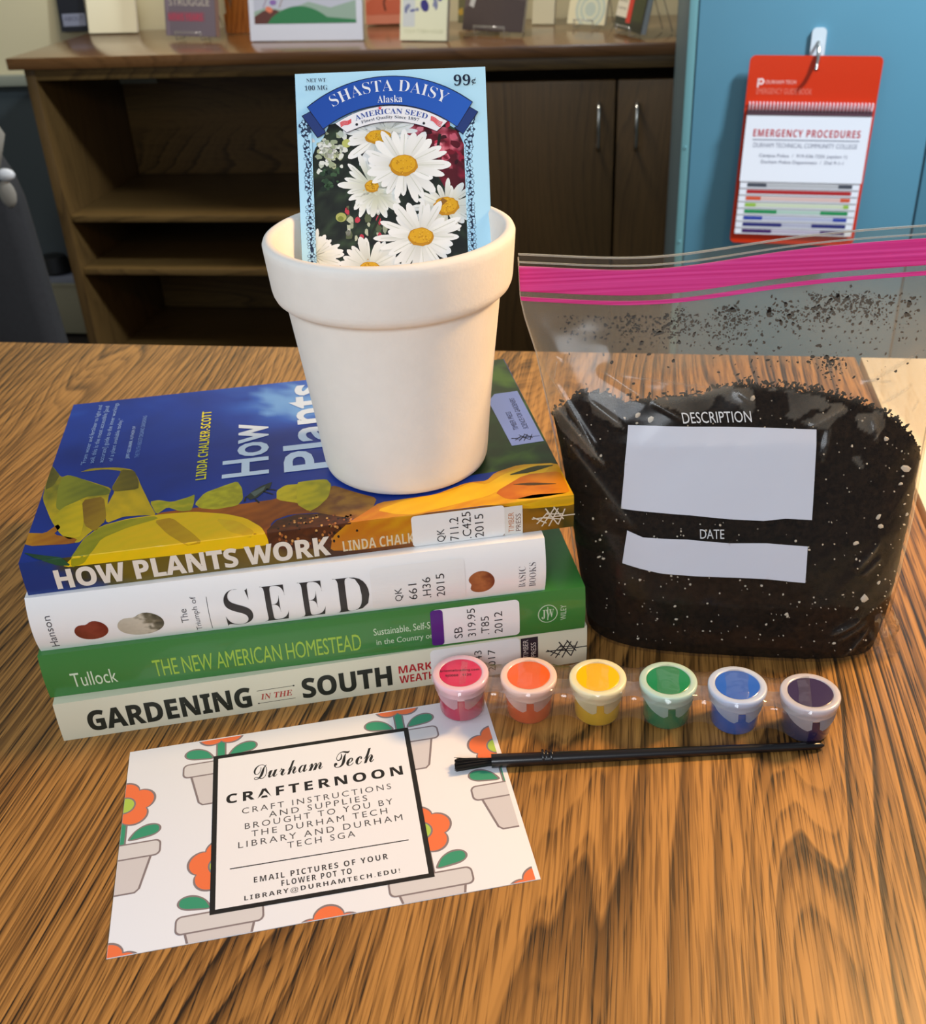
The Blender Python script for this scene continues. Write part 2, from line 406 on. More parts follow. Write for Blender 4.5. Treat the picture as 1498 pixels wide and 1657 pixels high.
# skirting heater on the back wall
ht = thing('baseboard_heater', 'low beige wall heater with pale grey top strip left of the wooden bookcase', 'heater', (-1.9, 2.63, -.74))
box('casing', -500, 560, -70, 85, 12, 148, M_beige, ht, 2)
box('top_strip', -500, 560, -66, 85, 152, 172, M_lilac, ht, 4)
box('ledge', -500, 560, -74, 85, 146, 153, M_beige, ht, 1)
bm = bmesh.new(); lathe(bm, [(0, 0), (46, 0), (52, 6), (40, 34), (34, 44), (0, 46)], 24, Matrix.Diagonal((1, .8, 1, 1)))
bt = thing('black_tray', 'black rounded plastic object lying on the pale heater top', 'tray', (-1.54, 2.60, -.567)); obj('shell', bm, M_black, bt, smooth=40)

# padded chair at the left edge
M_cloth = mat('charcoal_upholstery', (38, 39, 42), .85, noise_amt=.2, noise_scale=200, bump=.3, bump_scale=900)
ch = thing('padded_chair', 'dark charcoal padded chair back cut by left edge of the photo', 'chair', (-.93, 1.30, -.74))
bm = bmesh.new()
nseg = 16; rings = []
for k in range(nseg + 1):
    t = k / nseg; z = 300 + t * 500; half = 150 - 34 * t - (40 * max(0, (t - .8) / .2) ** 2); ly = 8 + 20 * t; rings.append([bm.verts.new((half * max(-1, min(1, 1.15 * math.cos(a))), ly + 22 * math.sin(a), z)) for a in [2 * math.pi * j / 24 for j in range(24)]])
for a, b in zip(rings, rings[1:]):
    for j in range(24): bm.faces.new((a[j], a[(j + 1) % 24], b[(j + 1) % 24], b[j]))
bm.faces.new(rings[-1]); bm.faces.new(list(reversed(rings[0]))); obj('backrest', bm, M_cloth, ch, smooth='all')
box('seat', -220, 220, -420, 10, 420, 480, M_cloth, ch, 18)
for sx in (-1, 1):
    for yy in (-390, -20):
        bm = bmesh.new(); tube(bm, [(sx * 195, yy, 422), (sx * 205, yy, 0)], 11, 10); obj('leg', bm, M_black, ch, smooth='all')
gs = thing('grey_strap', 'pale grey strap with a silvery clip hanging on the dark chair back', 'strap', (-.787, 1.262, 0))
M_strap = mat('grey_webbing', (136, 132, 122), .8, noise_amt=.2); M_clip = mat('silver_clip', (196, 198, 200), .35)
bm = bmesh.new(); tube(bm, [(-30, 8, 120), (-14, 2, 100), (-4, -4, 76), (8, -4, 60), (2, -4, 42), (-6, -4, 20)], [10, 12, 13, 10, 7, 6], 10); obj('webbing', bm, M_strap, gs, smooth='all')
bm = bmesh.new(); bmesh.ops.create_icosphere(bm, subdivisions=2, radius=1); bmesh.ops.scale(bm, vec=(13, 7, 8), verts=bm.verts); bmesh.ops.translate(bm, vec=(6, -4, 14), verts=bm.verts); obj('clip', bm, M_clip, gs, smooth='all')
bm = bmesh.new(); bmesh.ops.create_icosphere(bm, subdivisions=2, radius=1); bmesh.ops.scale(bm, vec=(12, 5, 18), verts=bm.verts); bmesh.ops.translate(bm, vec=(2, -4, -10), verts=bm.verts); obj('pull_tab', bm, M_strap, gs, smooth='all')

# ------------------------------------------------------------------ bookcase
bc = thing('bookcase', 'brown wooden bookcase with open shelves left and two doors right', 'bookcase', (0, 0, 0))
box('top_board', -1352, 470, 2288, 2716, -14, 10, M_casetop, bc, 3)
box('rail', -1320, 440, 2302, 2325, -38, -14.2, M_case, bc, 1)
box('side_panel', -1322, -1299, 2300, 2712, -739, -14.2, M_door, bc, 1)
box('side_panel', 417, 440, 2300, 2712, -739, -14.2, M_door, bc, 1)
box('divider', -510, -488, 2303, 2706, -700, -38.5, M_door, bc, 1)
box('back_panel', -1298, 416, 2707, 2713, -739, -14.5, M_case, bc, 0)
box('shelf', -1298, -511, 2312, 2706, -350, -335, M_case, bc, 1.5)
box('shelf', -1298, -511, 2312, 2706, -476, -461, M_case, bc, 1.5)
box('bottom_board', -1298, 416, 2304, 2706, -720, -701, M_case, bc, 1)
for x0, x1, hx in ((-487, -49.5, -81), (-44.5, 415, -5)):
    d = box('door', x0, x1, 2296, 2315, -697, -60, M_door, bc, 2)
    bm = bmesh.new(); tube(bm, [(hx, 2297, -104), (hx, 2275, -104), (hx, 2268, -112), (hx, 2268, -182), (hx, 2275, -190), (hx, 2297, -190)], 4.2, 10)
    obj('handle', bm, M_chrome, d, smooth='all')

# ------------------------------------------------------------------ blue cabinet
bl = thing('metal_cabinet', 'tall blue painted metal cabinet behind the bag of soil', 'cabinet', (0, 0, 0))
box('carcass', 65, 900, 1706, 2282, -739, 900, M_blue_side, bl, 2)
box('front_flange', 65, 77, 1699, 1706, -739, 900, M_blue_edge, bl, 1)
box('door', 79, 418, 1700, 1706, -720, 890, M_blue, bl, 1.5)
box('door', 421, 888, 1700, 1706, -720, 890, M_blue, bl, 1.5)
for z in (-205, -60):
    bm = bmesh.new(); lathe(bm, [(0, 1.6), (1.5, 1.3), (2.6, 0)], 12, Matrix.Translation((71, 1699, z)) @ Matrix.Rotation(math.pi / 2, 4, 'X')); obj('rivet', bm, M_blue_edge, bl, smooth='all')

# emergency flip chart on its hook
ec = thing('flip_chart', 'red hanging chart of emergency procedures with coloured index tabs', 'chart', (.246, 1.685, .062), 0)
ec.rotation_euler = (math.radians(-3.0), math.radians(1.7), 0)
M_red = mat('red_plastic_plate', (206, 50, 12), .3, coat=.1)
def plate(w0, w1, h0, h1, r, th):
    pts = []
    for cx, cz, a in ((w1 - r, h1 - r, 90), (w0 + r, h1 - r, 180), (w0 + r, h0 + r, 270), (w1 - r, h0 + r, 0)):
        for k in range(6): t = math.radians(a - 90 + 90 * (1 - 0) * k / 5 if False else a + (k / 5) * 90 - 90); pts.append((cx + r * math.cos(t), cz + r * math.sin(t)))
    return pts
bm = bmesh.new()
pl = []
for cx, cz, a in ((84, -2, 0), (-84, -2, 90), (-84, -254, 180), (84, -254, 270)):
    for k in range(6): t = math.radians(a + 18 * k); pl.append((cx + 8 * math.cos(t), cz + 8 * math.sin(t)))
extrude_poly(bm, pl, 1.5); obj('backing_plate', bm, M_red, ec)
M_page = mat('white_card_page', (232, 234, 240), .35, coat=.3)
tabcol = [(70, 74, 84), (176, 30, 34), (214, 84, 46), (150, 190, 70), (30, 140, 80), (46, 66, 160), (34, 38, 110), (66, 30, 96)]
def sgmap(y0): return lambda u, v, h: Vector((u, y0 - h, v))
for k in range(9):
    z1 = -168 - k * 9.9; y = -1 - (8 - k) * .55
    bm = bmesh.new()
    n = 8; a = [[], []]; wdt = 88 if k == 0 else 86.5
    for i in range(n + 1):
        t = i / n; z = -72 + (z1 + 72) * t; yy = y - (3.0 * t * t)
        for j, yo in enumerate((0, .35)): a[j].append([bm.verts.new((sx * wdt, yy + yo, z)) for sx in (-1, 0, 1)])
    for j in (0, 1):
        for i in range(n):
            for q in (0, 1): bm.faces.new((a[j][i][q], a[j][i][q + 1], a[j][i + 1][q + 1], a[j][i + 1][q]))
    pg = obj('page', bm, M_page, ec, smooth='all')
    if k:
        P_ = Print(lambda u, v, h, y=y: Vector((u, y - 3.05 - h, v)), base=.15)
        c = tabcol[k - 1]; lt = tuple(int(v + (225 - v) * .75) for v in c)
        e = (20, 40, 14, 8, 40, 20, 50, 36)[k - 1]
        if k == 2: P_.rect(-76, z1 + 2, 76, z1 + 7.6, c)
        else:
            P_.rect(-76, z1 + 2, -76 + e + 8, z1 + 7.6, c); P_.rect(76 - e, z1 + 2, 76, z1 + 7.6, c); P_.rect(-76 + e + 8, z1 + 2, 76 - e, z1 + 7.6, lt)
        P_.done('tab_stripe', M_inkmatte, pg)
P_ = Print(lambda u, v, h: Vector((u, -5.5 - 3.0 * ((v + 72) / (-96)) ** 2 - h, v)), cuts_v=[-80 - 8 * i for i in range(11)], base=.12)
P_.text(bold('EMERGENCY PROCEDURES'), -76, -104, 76, -93.5, (190, 40, 52), space=1.1)
P_.rect(-76, -109, 76, -107.6, (130, 134, 150))
P_.text('DURHAM TECHNICAL COMMUNITY COLLEGE', -74, -119, 74, -112.5, (140, 144, 160))
P_.text('Campus Police  /  919-536-7255 (option 1)', -64, -134, 62, -128, (110, 114, 134))
P_.text('Durham Police Department  /  Dial 9-1-1', -60, -143, 58, -137, (110, 114, 134))
P_.done('lettering', M_inkmatte, ec)
P_ = Print(lambda u, v, h: Vector((u, -h, v)), base=.12)
P_.path([(-77, -25), (-77, -37)], 2.2, (240, 214, 210)); P_.ell(-73, -29, 4.6, 4.4, (240, 214, 210)); P_.ell(-73, -29, 2.2, 2, (206, 58, 22), 1)
P_.text('DURHAM TECH', -66, -32, -24, -27, (240, 190, 180)); P_.text('EMERGENCY GUIDE BOOK', -78, -46, 0, -38, (228, 120, 100))
P_.done('logo', M_inkmatte, ec, label='pale lettering on the red plate')
M_wire = mat('white_wire', (226, 200, 206), .35)
for i in range(36):
    x = -86 + i * 4.92; bm = bmesh.new()
    tube(bm, [(x, -1 - 4 + 4 * math.cos(a), -62 + 6 * math.sin(a)) for a in [2 * math.pi * j / 10 for j in range(11)]], .8, 5, cap=False)
    obj('binding_ring', bm, M_wire, ec, smooth='all')
box('page_holder_strip', -88, 88, -6.2, -.2, -74, -67, mat('dull_purple_strip', (96, 66, 76), .4), ec, .6)
hk = thing('adhesive_hook', 'clear white adhesive hook holding the red chart on the blue cabinet', 'hook', (.2475, 1.699, .055))
bm = bmesh.new(); pl = []
for cx, cz, a in ((4, 42, 0), (-4, 42, 90), (-4, 12, 180), (4, 12, 270)):
    for k in range(6): t = math.radians(a + 18 * k); pl.append((cx + 6 * math.cos(t), cz + 6 * math.sin(t)))
extrude_poly(bm, pl, 3, Matrix.Translation((0, -3.2, 0))); obj('pad', bm, mat('milky_plastic', (214, 226, 232), .25), hk, smooth=30)
bm = bmesh.new(); tube(bm, [(0, -3, 30), (0, -12, 24), (0, -18, 12), (-1, -20, 2), (-2, -24, -4), (-3, -30, -2)], [2, 2.4, 2.6, 2.6, 3.2, 2.4], 8); obj('prong', bm, M_chrome, hk, smooth='all')

# ------------------------------------------------------------------ things on the bookcase top
TOPZ = 10.6
def slab(name, A, B, H, th, col, label, cat='book', lean=13, art=None, group=None, m=None, edge=(225, 222, 210), stand=None):
    A, B = Vector(A), Vector(B); d = B - A; w = d.length
    o = thing(name, label, cat, ((A.x) * .001, (A.y) * .001, TOPZ * .001 ), math.atan2(d.y, d.x), group)
    o.rotation_euler = (math.radians(-lean), 0, math.atan2(d.y, d.x))
    z0 = th * math.sin(math.radians(lean)) + .2 + (7 if stand else 0)
    if stand: easel((A.x + B.x) / 2, (A.y + B.y) / 2, math.atan2(d.y, d.x), w * .5, stand, lean, th)
    box('pages', 0, w, .8, th - .8, z0 + .6, z0 + H - 1, mat(name + '_page_edge', edge, .7), o, 0)
    box('front_cover', 0, w, 0, .8, z0, z0 + H, m or mat(name + '_front', col, .4), o, 0)
    box('back_cover', 0, w, th - .8, th, z0, z0 + H, m or mat(name + '_back', col, .4), o, 0)
    if art:
        P_ = Print(lambda u, v, h: Vector((u, -h, z0 + v)), base=.5, step=.1, clip=(0, 0, w, H)); art(P_, w, H); P_.done('cover_print', M_inkfar, o)
    return o
def easel(x, y, rz, w, label, lean, th):
    o = thing('display_easel', label, 'easel', (x * .001, y * .001, TOPZ * .001), rz); t = math.tan(math.radians(lean)); b = th + 5
    for s in (-1, 1):
        bm = bmesh.new(); tube(bm, [(s * w / 2, -7, 20), (s * w / 2, -6, 3), (s * w / 2, b, 3), (s * w / 2 * .9, b + 60 * t + 3, 60), (s * w / 2 * .6, b + 130 * t + 3, 130)], 2.0, 8); obj('arm', bm, M_clear, o, smooth='all')
        bm = bmesh.new(); tube(bm, [(s * w / 2 * .6, b + 130 * t + 3, 130), (s * w / 2 * .7, b + 75, 3)], 1.8, 8); obj('leg', bm, M_clear, o, smooth='all')
    bm = bmesh.new(); tube(bm, [(-w / 2, -7, 18), (w / 2, -7, 18)], 2.2, 8); obj('lip', bm, M_clear, o, smooth='all')
    return o
rng = random.Random(4)
def art_black(P_, w, H): P_.rect(8, 12, w - 2, 40, (120, 124, 140), 1); P_.text('ABOUT', 12, 24, w - 6, 34, (60, 60, 80), 2)
slab('small_black_box', (-1420, 2688), (-1352, 2695), 190, 22, (22, 24, 30), 'black box with grey label at the far left end of the bookcase top', 'box', 8, art_black)
def art_cream(P_, w, H): P_.text('HARRISON', 22, 92, w - 20, 99, (170, 160, 130), 1)
slab('cream_booklet', (-1334, 2660), (-1206, 2650), 210, 9, (236, 228, 196), 'plain cream book standing near left end of the bookcase top', 'book', 12, art_cream)
def art_pamph(P_, w, H):
    P_.rect(0, 0, w, H, (120, 110, 122), 0)
    P_.rect(5, 0, 12, H, (140, 126, 140), 1)
    P_.text(bold('STRUGGLE'), 14, 112, w - 8, 150, (206, 198, 186), 2); P_.text(bold('THE FIRST'), 14, 82, w - 8, 106, (206, 198, 186), 2); P_.text('STRUGGLE', 14, 62, w - 14, 78, (206, 198, 186), 2)
    P_.rect(6, 30, w - 30, 50, (140, 96, 112), 1); P_.text(bold('NEWS YEARS'), 10, 32, w - 36, 46, (196, 70, 96), 2)
slab('grey_pamphlet', (-1075, 2512), (-938, 2462), 230, 14, (112, 104, 116), 'grey mauve booklet with pale block letters and a pink line of text', 'book', 10, art_pamph, edge=(150, 120, 110), stand='clear plastic stand under the grey mauve booklet')
hd = thing('wooden_holder', 'orange brown wooden upright holder beside the framed landscape picture', 'holder', (-.905, 2.60, TOPZ * .001))
M_orange = wood('orange_wood', (170, 104, 44), (140, 78, 26), (84, 44, 14), along='Z', ring=80)
bm = bmesh.new(); extrude_poly(bm, [(-58, 0), (52, 0), (52, 260), (-58, 260), (-58, 150), (-40, 130), (-26, 90), (-40, 50), (-58, 40)], 16); obj('front_board', bm, M_orange, hd)
box('side_board', 38, 50, -48, -1, 0, 260, mat('pale_wood_edge', (176, 140, 90), .5), hd, 1)
box('side_board', -58, -48, 17, 90, 0, 260, M_orange, hd, 1)
def art_frame(P_, w, H):
    P_.rect(0, 0, w, H, (214, 220, 236), 0)
    x0, x1, y0 = 12, w - 14, 34
    P_.rect(x0, y0, x1, H - 12, (190, 196, 214), 1)
    P_.poly([(x0, 58), (40, 66), (90, 60), (140, 76), (190, 64), (x1, 78), (x1, y0), (x0, y0)], (150, 176, 164), 2)
    P_.poly([(x0, y0), (x0, 48), (34, 60), (62, 62), (90, 50), (90, y0)], (98, 62, 58), 3)
    hill = [(42, y0)] + [(42 + 150 * k / 14, y0 + 34 * math.sin(math.pi * k / 14) ** .7) for k in range(1, 14)] + [(x1, y0 + 6), (x1, y0)]
    P_.poly(hill, (56, 128, 84), 4)
    P_.line((34, 66), (46, 88), 1.6, (150, 120, 150), 5); P_.line((72, 66), (84, 90), 1.6, (150, 120, 110), 5)
    P_.ell(48, 62, 9, 6, (222, 128, 100), 5, jag=.2, rnd=rng); P_.ell(58, 76, 8, 5, (140, 110, 180), 5); P_.ell(70, 90, 10, 6, (226, 226, 120), 5)
slab('picture_frame', (-850, 2440), (-590, 2412), 210, 10, (222, 226, 236), 'white framed picture of a green hill on the bookcase top', 'picture', 10, art_frame)
def art_red(P_, w, H):
    P_.rect(0, 0, w, H, (190, 116, 92), 0); P_.rect(0, 60, w, H, (205, 170, 160), 1)
    P_.poly([(0, 44), (30, 62), (60, 50), (w, 64), (w, 20), (0, 20)], (180, 88, 62), 2); P_.path([(46, 78), (50, 60), (44, 44), (48, 28)], 5, (96, 44, 30), 3)
slab('reddish_book', (-643, 2672), (-540, 2668), 170, 12, (178, 104, 80), 'small book with reddish cover behind the picture and the blue patterned book', 'book', 10, art_red)
def art_bluepat(P_, w, H):
    r = random.Random(9); P_.rect(0, 0, w, H, (228, 230, 202), 0)
    P_.rect(6, 26, 34, 100, (206, 212, 214), 1)
    for k in range(24):
        a, b = r.uniform(12, w - 12), r.uniform(50, 150)
        P_.ell(a, b, r.uniform(2, 5), r.uniform(3, 8), r.choice([(130, 136, 170), (160, 166, 176), (96, 104, 160)]), 2, rot=r.uniform(0, 3))
    P_.ell(w * .52, 66, 9, 12, (62, 58, 130), 3, rot=.5); P_.ell(w * .55, 92, 7, 9, (62, 58, 130), 3); P_.ell(w * .84, 82, 6, 8, (80, 78, 150), 3); P_.line((w * .52, 72), (w * .57, 90), 3, (62, 58, 130), 3)
    P_.text('COLM TOIBIN HOUSE', 10, 14, w - 8, 21, (200, 204, 170), 2)
slab('blue_patterned_book', (-505, 2388), (-401, 2360), 180, 12, (226, 228, 200), 'pale yellow book with blue plant pattern standing right of the picture', 'book', 12, art_bluepat)
def art_yel(P_, w, H):
    r = random.Random(3); P_.rect(0, 0, w, H, (96, 92, 62), 0)
    for k in range(30): P_.ell(r.uniform(0, w), r.uniform(20, 160), r.uniform(4, 10), r.uniform(4, 10), r.choice([(170, 138, 50), (120, 116, 80), (160, 158, 140), (60, 66, 50)]), 1 + k % 3, jag=.3, rnd=r)
slab('olive_gold_book', (-412, 2590), (-318, 2575), 170, 12, (100, 96, 60), 'olive and gold flecked book half hidden behind the pale yellow book', 'book', 12, art_yel, stand='clear plastic stand under the olive and gold book')
def art_dark(P_, w, H):
    P_.rect(0, 0, w, H, (92, 80, 78), 0)
    P_.poly([(0, 40), (30, 62), (60, 70), (w, 60), (w, 0), (0, 0)], (72, 62, 62), 1); P_.poly([(70, 70), (84, 66), (96, 74), (92, 120), (74, 118)], (38, 34, 38), 2); P_.rect(96, 66, w, H, (150, 148, 160), 1)
    P_.poly([(12, 48), (24, 44), (34, 86), (22, 90)], (180, 178, 176), 3)
slab('dark_mauve_book', (-386, 2474), (-250, 2402), 170, 8, (80, 70, 70), 'dark brown grey book with white sticker leaning on a clear stand', 'book', 16, art_dark, edge=(226, 222, 206), stand='clear plastic stand under the dark brown grey book')
def art_white(P_, w, H): P_.rect(0, 0, w, H, (214, 206, 176), 0); P_.ell(12, 66, 7, 9, (96, 92, 70), 1, jag=.3, rnd=rng); P_.ell(12, 66, 4, 6, (190, 184, 150), 2)
slab('ivory_book', (-246, 2604), (-196, 2590), 160, 8, (214, 206, 176), 'narrow ivory card with dark oval emblem behind the dark book', 'card', 10, art_white)
def art_card(P_, w, H):
    P_.rect(0, 0, w, H, (226, 216, 180), 0)
    for k, r_ in enumerate((38, 32, 26, 20, 14)): P_.ell(w * .58, 30, r_, r_, ((186, 196, 182), (214, 214, 186))[k % 2], 1 + k, n=28)
slab('cream_ring_book', (-164, 2534), (-82, 2484), 170, 6, (226, 216, 180), 'cream book with pale concentric rings leaning on a clear stand', 'book', 14, art_card, stand='clear plastic stand under the cream ringed book')
def art_red2(P_, w, H):
    P_.rect(0, 0, w, H, (28, 34, 26), 0); P_.rect(0, 22, w * .42, 62, (224, 216, 196), 1); P_.rect(w * .40, 14, w * .56, H, (206, 40, 30), 2); P_.rect(w * .18, 62, w * .5, H, (210, 46, 34), 2)
    P_.poly([(w * .30, 84), (w * .36, 88), (w * .34, 96), (w * .26, 94)], (236, 190, 60), 3)
    P_.text('sweet', 6, 50, w * .34, 56, (130, 120, 110), 3); P_.text('stories', 6, 36, w * .34, 42, (130, 120, 110), 3)
    for k in range(6): P_.line((w * (.62 + .06 * k), 20), (w * (.66 + .06 * k), 160), 1.4, (104, 120, 60), 2)
slab('red_and_black_book', (-62, 2452), (-6, 2322), 170, 12, (26, 30, 26), 'red, black and white book at the right end of the bookcase top', 'book', 12, art_red2, edge=(176, 186, 190), stand='clear plastic stand under the red and black book')

# ------------------------------------------------------------------ tables
tb = thing('oak_table', 'oak table with strong brown grain carrying books, plant pot and paints', 'table', (-.6, .2, 0))
box('table_top', -750, 763, -650, 557, -28, 0, M_table, tb, 1.5)
box('apron', -690, 700, -590, 500, -110, -28.5, M_case, tb, 2)
for x in (-700, 710):
    for y in (-600, 510): box('leg', x - 32, x + 32, y - 32, y + 32, -739.5, -28.5, M_case, tb, 3)
t2 = thing('lamplit_table', 'second oak table, lamp glare painted into its pale colour, beyond the dark gap at the right edge', 'table', (.9, .2, 0))
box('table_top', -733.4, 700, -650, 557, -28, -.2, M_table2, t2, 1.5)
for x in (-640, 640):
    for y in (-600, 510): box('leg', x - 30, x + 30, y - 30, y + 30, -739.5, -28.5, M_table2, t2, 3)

# ------------------------------------------------------------------ books in the stack
def book(name, label, x, y, ang, z, L, D, T, bulge, ct, cmat, smap_eps=.05, hard=False):
    o = thing(name, label, 'book', C(x, y, z), ang + YAW, None)
    bf = lambda h: -bulge * (1 - ((h - T / 2) / (T / 2)) ** 2)
    n = 14; outer = [(D, 0)] + [(bf(T * k / n) , T * k / n) for k in range(n + 1)] + [(D, T)]
    inner = [(D, T - ct)] + [(bf(T * k / n) + ct, min(T - ct, max(ct, T * k / n))) for k in range(n, -1, -1)] + [(D, ct)]
    bm = bmesh.new(); prof = outer + inner
    a = [bm.verts.new((0, yy, zz)) for yy, zz in prof]; b = [bm.verts.new((L, yy, zz)) for yy, zz in prof]
    N = len(prof)
    for i in range(N):
        j = (i + 1) % N; bm.faces.new((a[i], b[i], b[j], a[j]))
    no = len(outer)
    for i in range(no - 1):
        bm.faces.new((a[i], a[i + 1], a[N - 2 - i], a[N - 1 - i])); bm.faces.new((b[i + 1], b[i], b[N - 1 - i], b[N - 2 - i]))
    obj('cover', bm, cmat, o, smooth=30)
    ins = 3.5 if hard else .4
    box('page_block', ins, L - ins, ct + .3, D - ins, ct + .05, T - ct - .05, M_paper, o, 0)
    smap = lambda s, h, e: Vector((s, bf(max(0, min(T, h))) - e, h))
    return o, smap
M_c1 = mat('cover_brown', (96, 78, 24), .3, coat=.5); M_c2 = mat('jacket_white', (246, 245, 244), .3, coat=.6); M_c3 = mat('cover_green', (54, 126, 56), .35, coat=.4); M_c4 = mat('cover_ivory', (222, 218, 192), .5, coat=.1)
STICK = (240, 238, 235)
def branches(P_, x, y, k, col, layer):
    """publisher's mark of crossed sticks"""
    for a, b in (((0, 5.2), (19, 5.0)), ((.5, 6), (6.5, 2.2)), ((2.2, 2.4), (7, 7.6)), ((4.4, .8), (10, 9.4)), ((7.5, .4), (11.6, 9)), ((6, 9.6), (11.4, 1)), ((9.6, 10), (14, 3.2)), ((11.6, .6), (14.6, 8.4)), ((5.4, 5), (13, 3.4)), ((6.6, 6.8), (13.6, 6))):
        P_.line((x + a[0] * k, y + a[1] * k), (x + b[0] * k, y + b[1] * k), .55 * k, col, layer)
def callno(o, smap, x0, y0, x1, y1, lines, box_, cuts, name='call_number_label'):
    P_ = Print(smap, cuts_v=cuts, base=.22); P_.rect(x0, y0, x1, y1, STICK, 0, r=2); st = P_.done(name, ink('label_paper_' + o.name, .4, .3), o)
    P_ = Print(smap, cuts_v=cuts, base=.30)
    for t, a, b, c, d in lines: P_.text(t, a, b, c, d, (28, 26, 28), 0, rot=90, offset=-.004)
    P_.done('call_number', M_inkmatte, st)

# ivory book at the bottom
o4, s4 = book('paperback_book', 'ivory paperback about gardening at the bottom of the book stack', -178.5, 350, .155, 0.05, 235, 190, 20.6, .5, .4, M_c4)
cv = [20.6 * k / 8 for k in range(1, 8)]
P_ = Print(s4, cuts_v=cv)
P_.text(bold('GARDENING'), 12, 3.3, 82, 14.8, (28, 36, 28), offset=.018)
P_.text(bold('SOUTH'), 104.4, 3.5, 144.6, 15, (28, 36, 28), offset=.018)
P_.text(italic('IN THE'), 86, 6.6, 100, 9.8, (180, 60, 50)); P_.line((84.8, 11.9), (101, 11.9), .25, (40, 40, 36)); P_.line((84.8, 4.7), (101, 4.7), .25, (40, 40, 36))
for a, b in ((101, 11.9), (84.8, 4.7)): P_.ell(a, b, .4, .4, (40, 40, 36))
P_.nxt('title_lettering', M_inkmatte, o4); P_.text(bold('MARK'), 147.8, 9.6, 163, 13.8, (180, 24, 34)); P_.text(bold('WEATHI'), 147.8, 3.8, 166, 8.2, (180, 24, 34))
P_.nxt('author_lettering', M_inkmatte, o4, label='dark red lettering'); P_.rect(204, 7, 212, 18.8, (38, 28, 40), 0); P_.text('TIMBER', 205.0, 7.8, 207.4, 17.8, (210, 200, 190), rot=90); P_.text('PRESS', 208.6, 7.8, 211, 15.8, (210, 200, 190), rot=90)
P_.nxt('publisher_panel', M_inkmatte, o4, label='black publisher panel')
branches(P_, 215.6, 4.2, 1.02, (30, 28, 34), 1)
P_.done('publisher_mark', M_inkmatte, o4)
callno(o4, s4, 162.5, .6, 203.5, 19.8, [('SB', 170, 3, 173.4, 9), ('453', 176, 3, 179.4, 12), ('.W43', 182.4, 3, 185.8, 16), ('2017', 188.6, 3, 192, 15.6)], None, cv)

# green book
o3, s3 = book('paperback_book', 'thick green paperback about homesteading, second from the bottom of the stack', -180.8, 354.7, .128, 20.75, 235, 187, 22.8, 1.3, .4, M_c3)
cv = [22.8 * k / 12 for k in range(1, 12)]
P_ = Print(s3, cuts_v=cv)
P_.text('Tullock', 10.8, 4.6, 29.6, 12.4, (214, 228, 200)); P_.nxt('author_lettering', M_inkgloss, o3); P_.text('THE NEW AMERICAN HOMESTEAD', 45.2, 4.6, 134.3, 13.9, (160, 196, 70), space=.95)
P_.nxt('title_lettering', M_inkgloss, o3, label='yellow green title'); P_.text('Sustainable, Self-Suf', 140.2, 11.2, 168, 15.4, (206, 224, 196)); P_.text('in the Country or', 141, 5.2, 166, 9.4, (206, 224, 196))
P_.nxt('subtitle_lettering', M_inkgloss, o3); P_.ell(217.8, 11.4, 4.5, 4.9, (196, 214, 186), 1); P_.ell(217.8, 11.4, 4.1, 4.5, (54, 126, 56), 2); P_.text(serif('JW'), 215, 8.8, 220.6, 13.8, (196, 214, 186), 3); P_.line((217.8, 8), (217.8, 15.2), .4, (196, 214, 186), 3)
P_.text('WILEY', 223.6, 7.0, 226.2, 15.2, (196, 214, 186), rot=90)
P_.done('publisher_mark', M_inkgloss, o3)
callno(o3, s3, 165.8, 1.4, 205, 20.9, [('SB', 175.5, 4.2, 179.2, 10.6), ('319.95', 181.6, 4.2, 185.2, 19.4), ('.T85', 187.6, 4.2, 191.2, 14.6), ('2012', 193.6, 4.2, 197.2, 16.2)], None, cv)
P_ = Print(s3, cuts_v=cv, base=.36); P_.rect(165.4, 1.4, 170.9, 20.8, (84, 32, 124), 0, r=1.6); P_.done('purple_label', M_inkgloss, o3, label='purple strip at the left of the label')

# white hardcover
o2, s2 = book('hardcover_book', 'white hardcover about seeds with bean pictures, second from the top of the stack', -180.2, 357.8, .12, 43.6, 216, 142, 27.3, 3.2, 2.4, M_c2, hard=True)
cv = [27.3 * k / 16 for k in range(1, 16)]
P_ = Print(s2, cuts_v=cv); f = 1.12
INK = (52, 50, 50)
P_.text('Hanson', 5.4, 2.4, 8.6, 19.2, (90, 88, 92), rot=90); P_.nxt('author_lettering', M_inkgloss, o2); P_.text('The', 60, 7.6, 63, 15, (90, 88, 92), rot=90); P_.text('Triumph of', 65.2, 1.8, 68.2, 20.2, (90, 88, 92), rot=90)
P_.line((71.6, 1.6), (71.9, 19.4), .3, (120, 118, 120))
P_.nxt('subtitle_lettering', M_inkgloss, o2); P_.text(serif('S'), 78.3, 2.0, 89.6, 21.2, INK, offset=-.016); P_.text(serif('E'), 94.0, 2.0, 104.6, 21.0, INK, offset=-.016); P_.text(serif('E'), 109.6, 2.0, 120.2, 20.8, INK, offset=-.016); P_.text(serif('D'), 124.4, 1.8, 139.2, 20.6, INK, offset=-.016)
P_.nxt('title_lettering', M_inkgloss, o2)
def bean(x, y, w, h, flip, cols, seed):
    pts = []
    for k in range(32):
        t = 2 * math.pi * k / 32; r = 1 - .30 * math.exp(-((t - (1.9 if not flip else 3.3)) / .38) ** 2)
        pts.append((x + w / 2 * r * math.cos(t), y + h / 2 * r * math.sin(t)))
    P_.poly(pts, grad(cols, lambda a, b: (a - x) / w + .5 + (b - y) / h * .25, .25, seed, .5), 1, fine=1.0); P_.nxt('bean_picture', M_inkgloss, o2)
bean(23.2, 9.4, 13.6, 10.6, False, [(0, (110, 46, 30)), (.5, (140, 62, 44)), (1, (116, 40, 26))], 1)
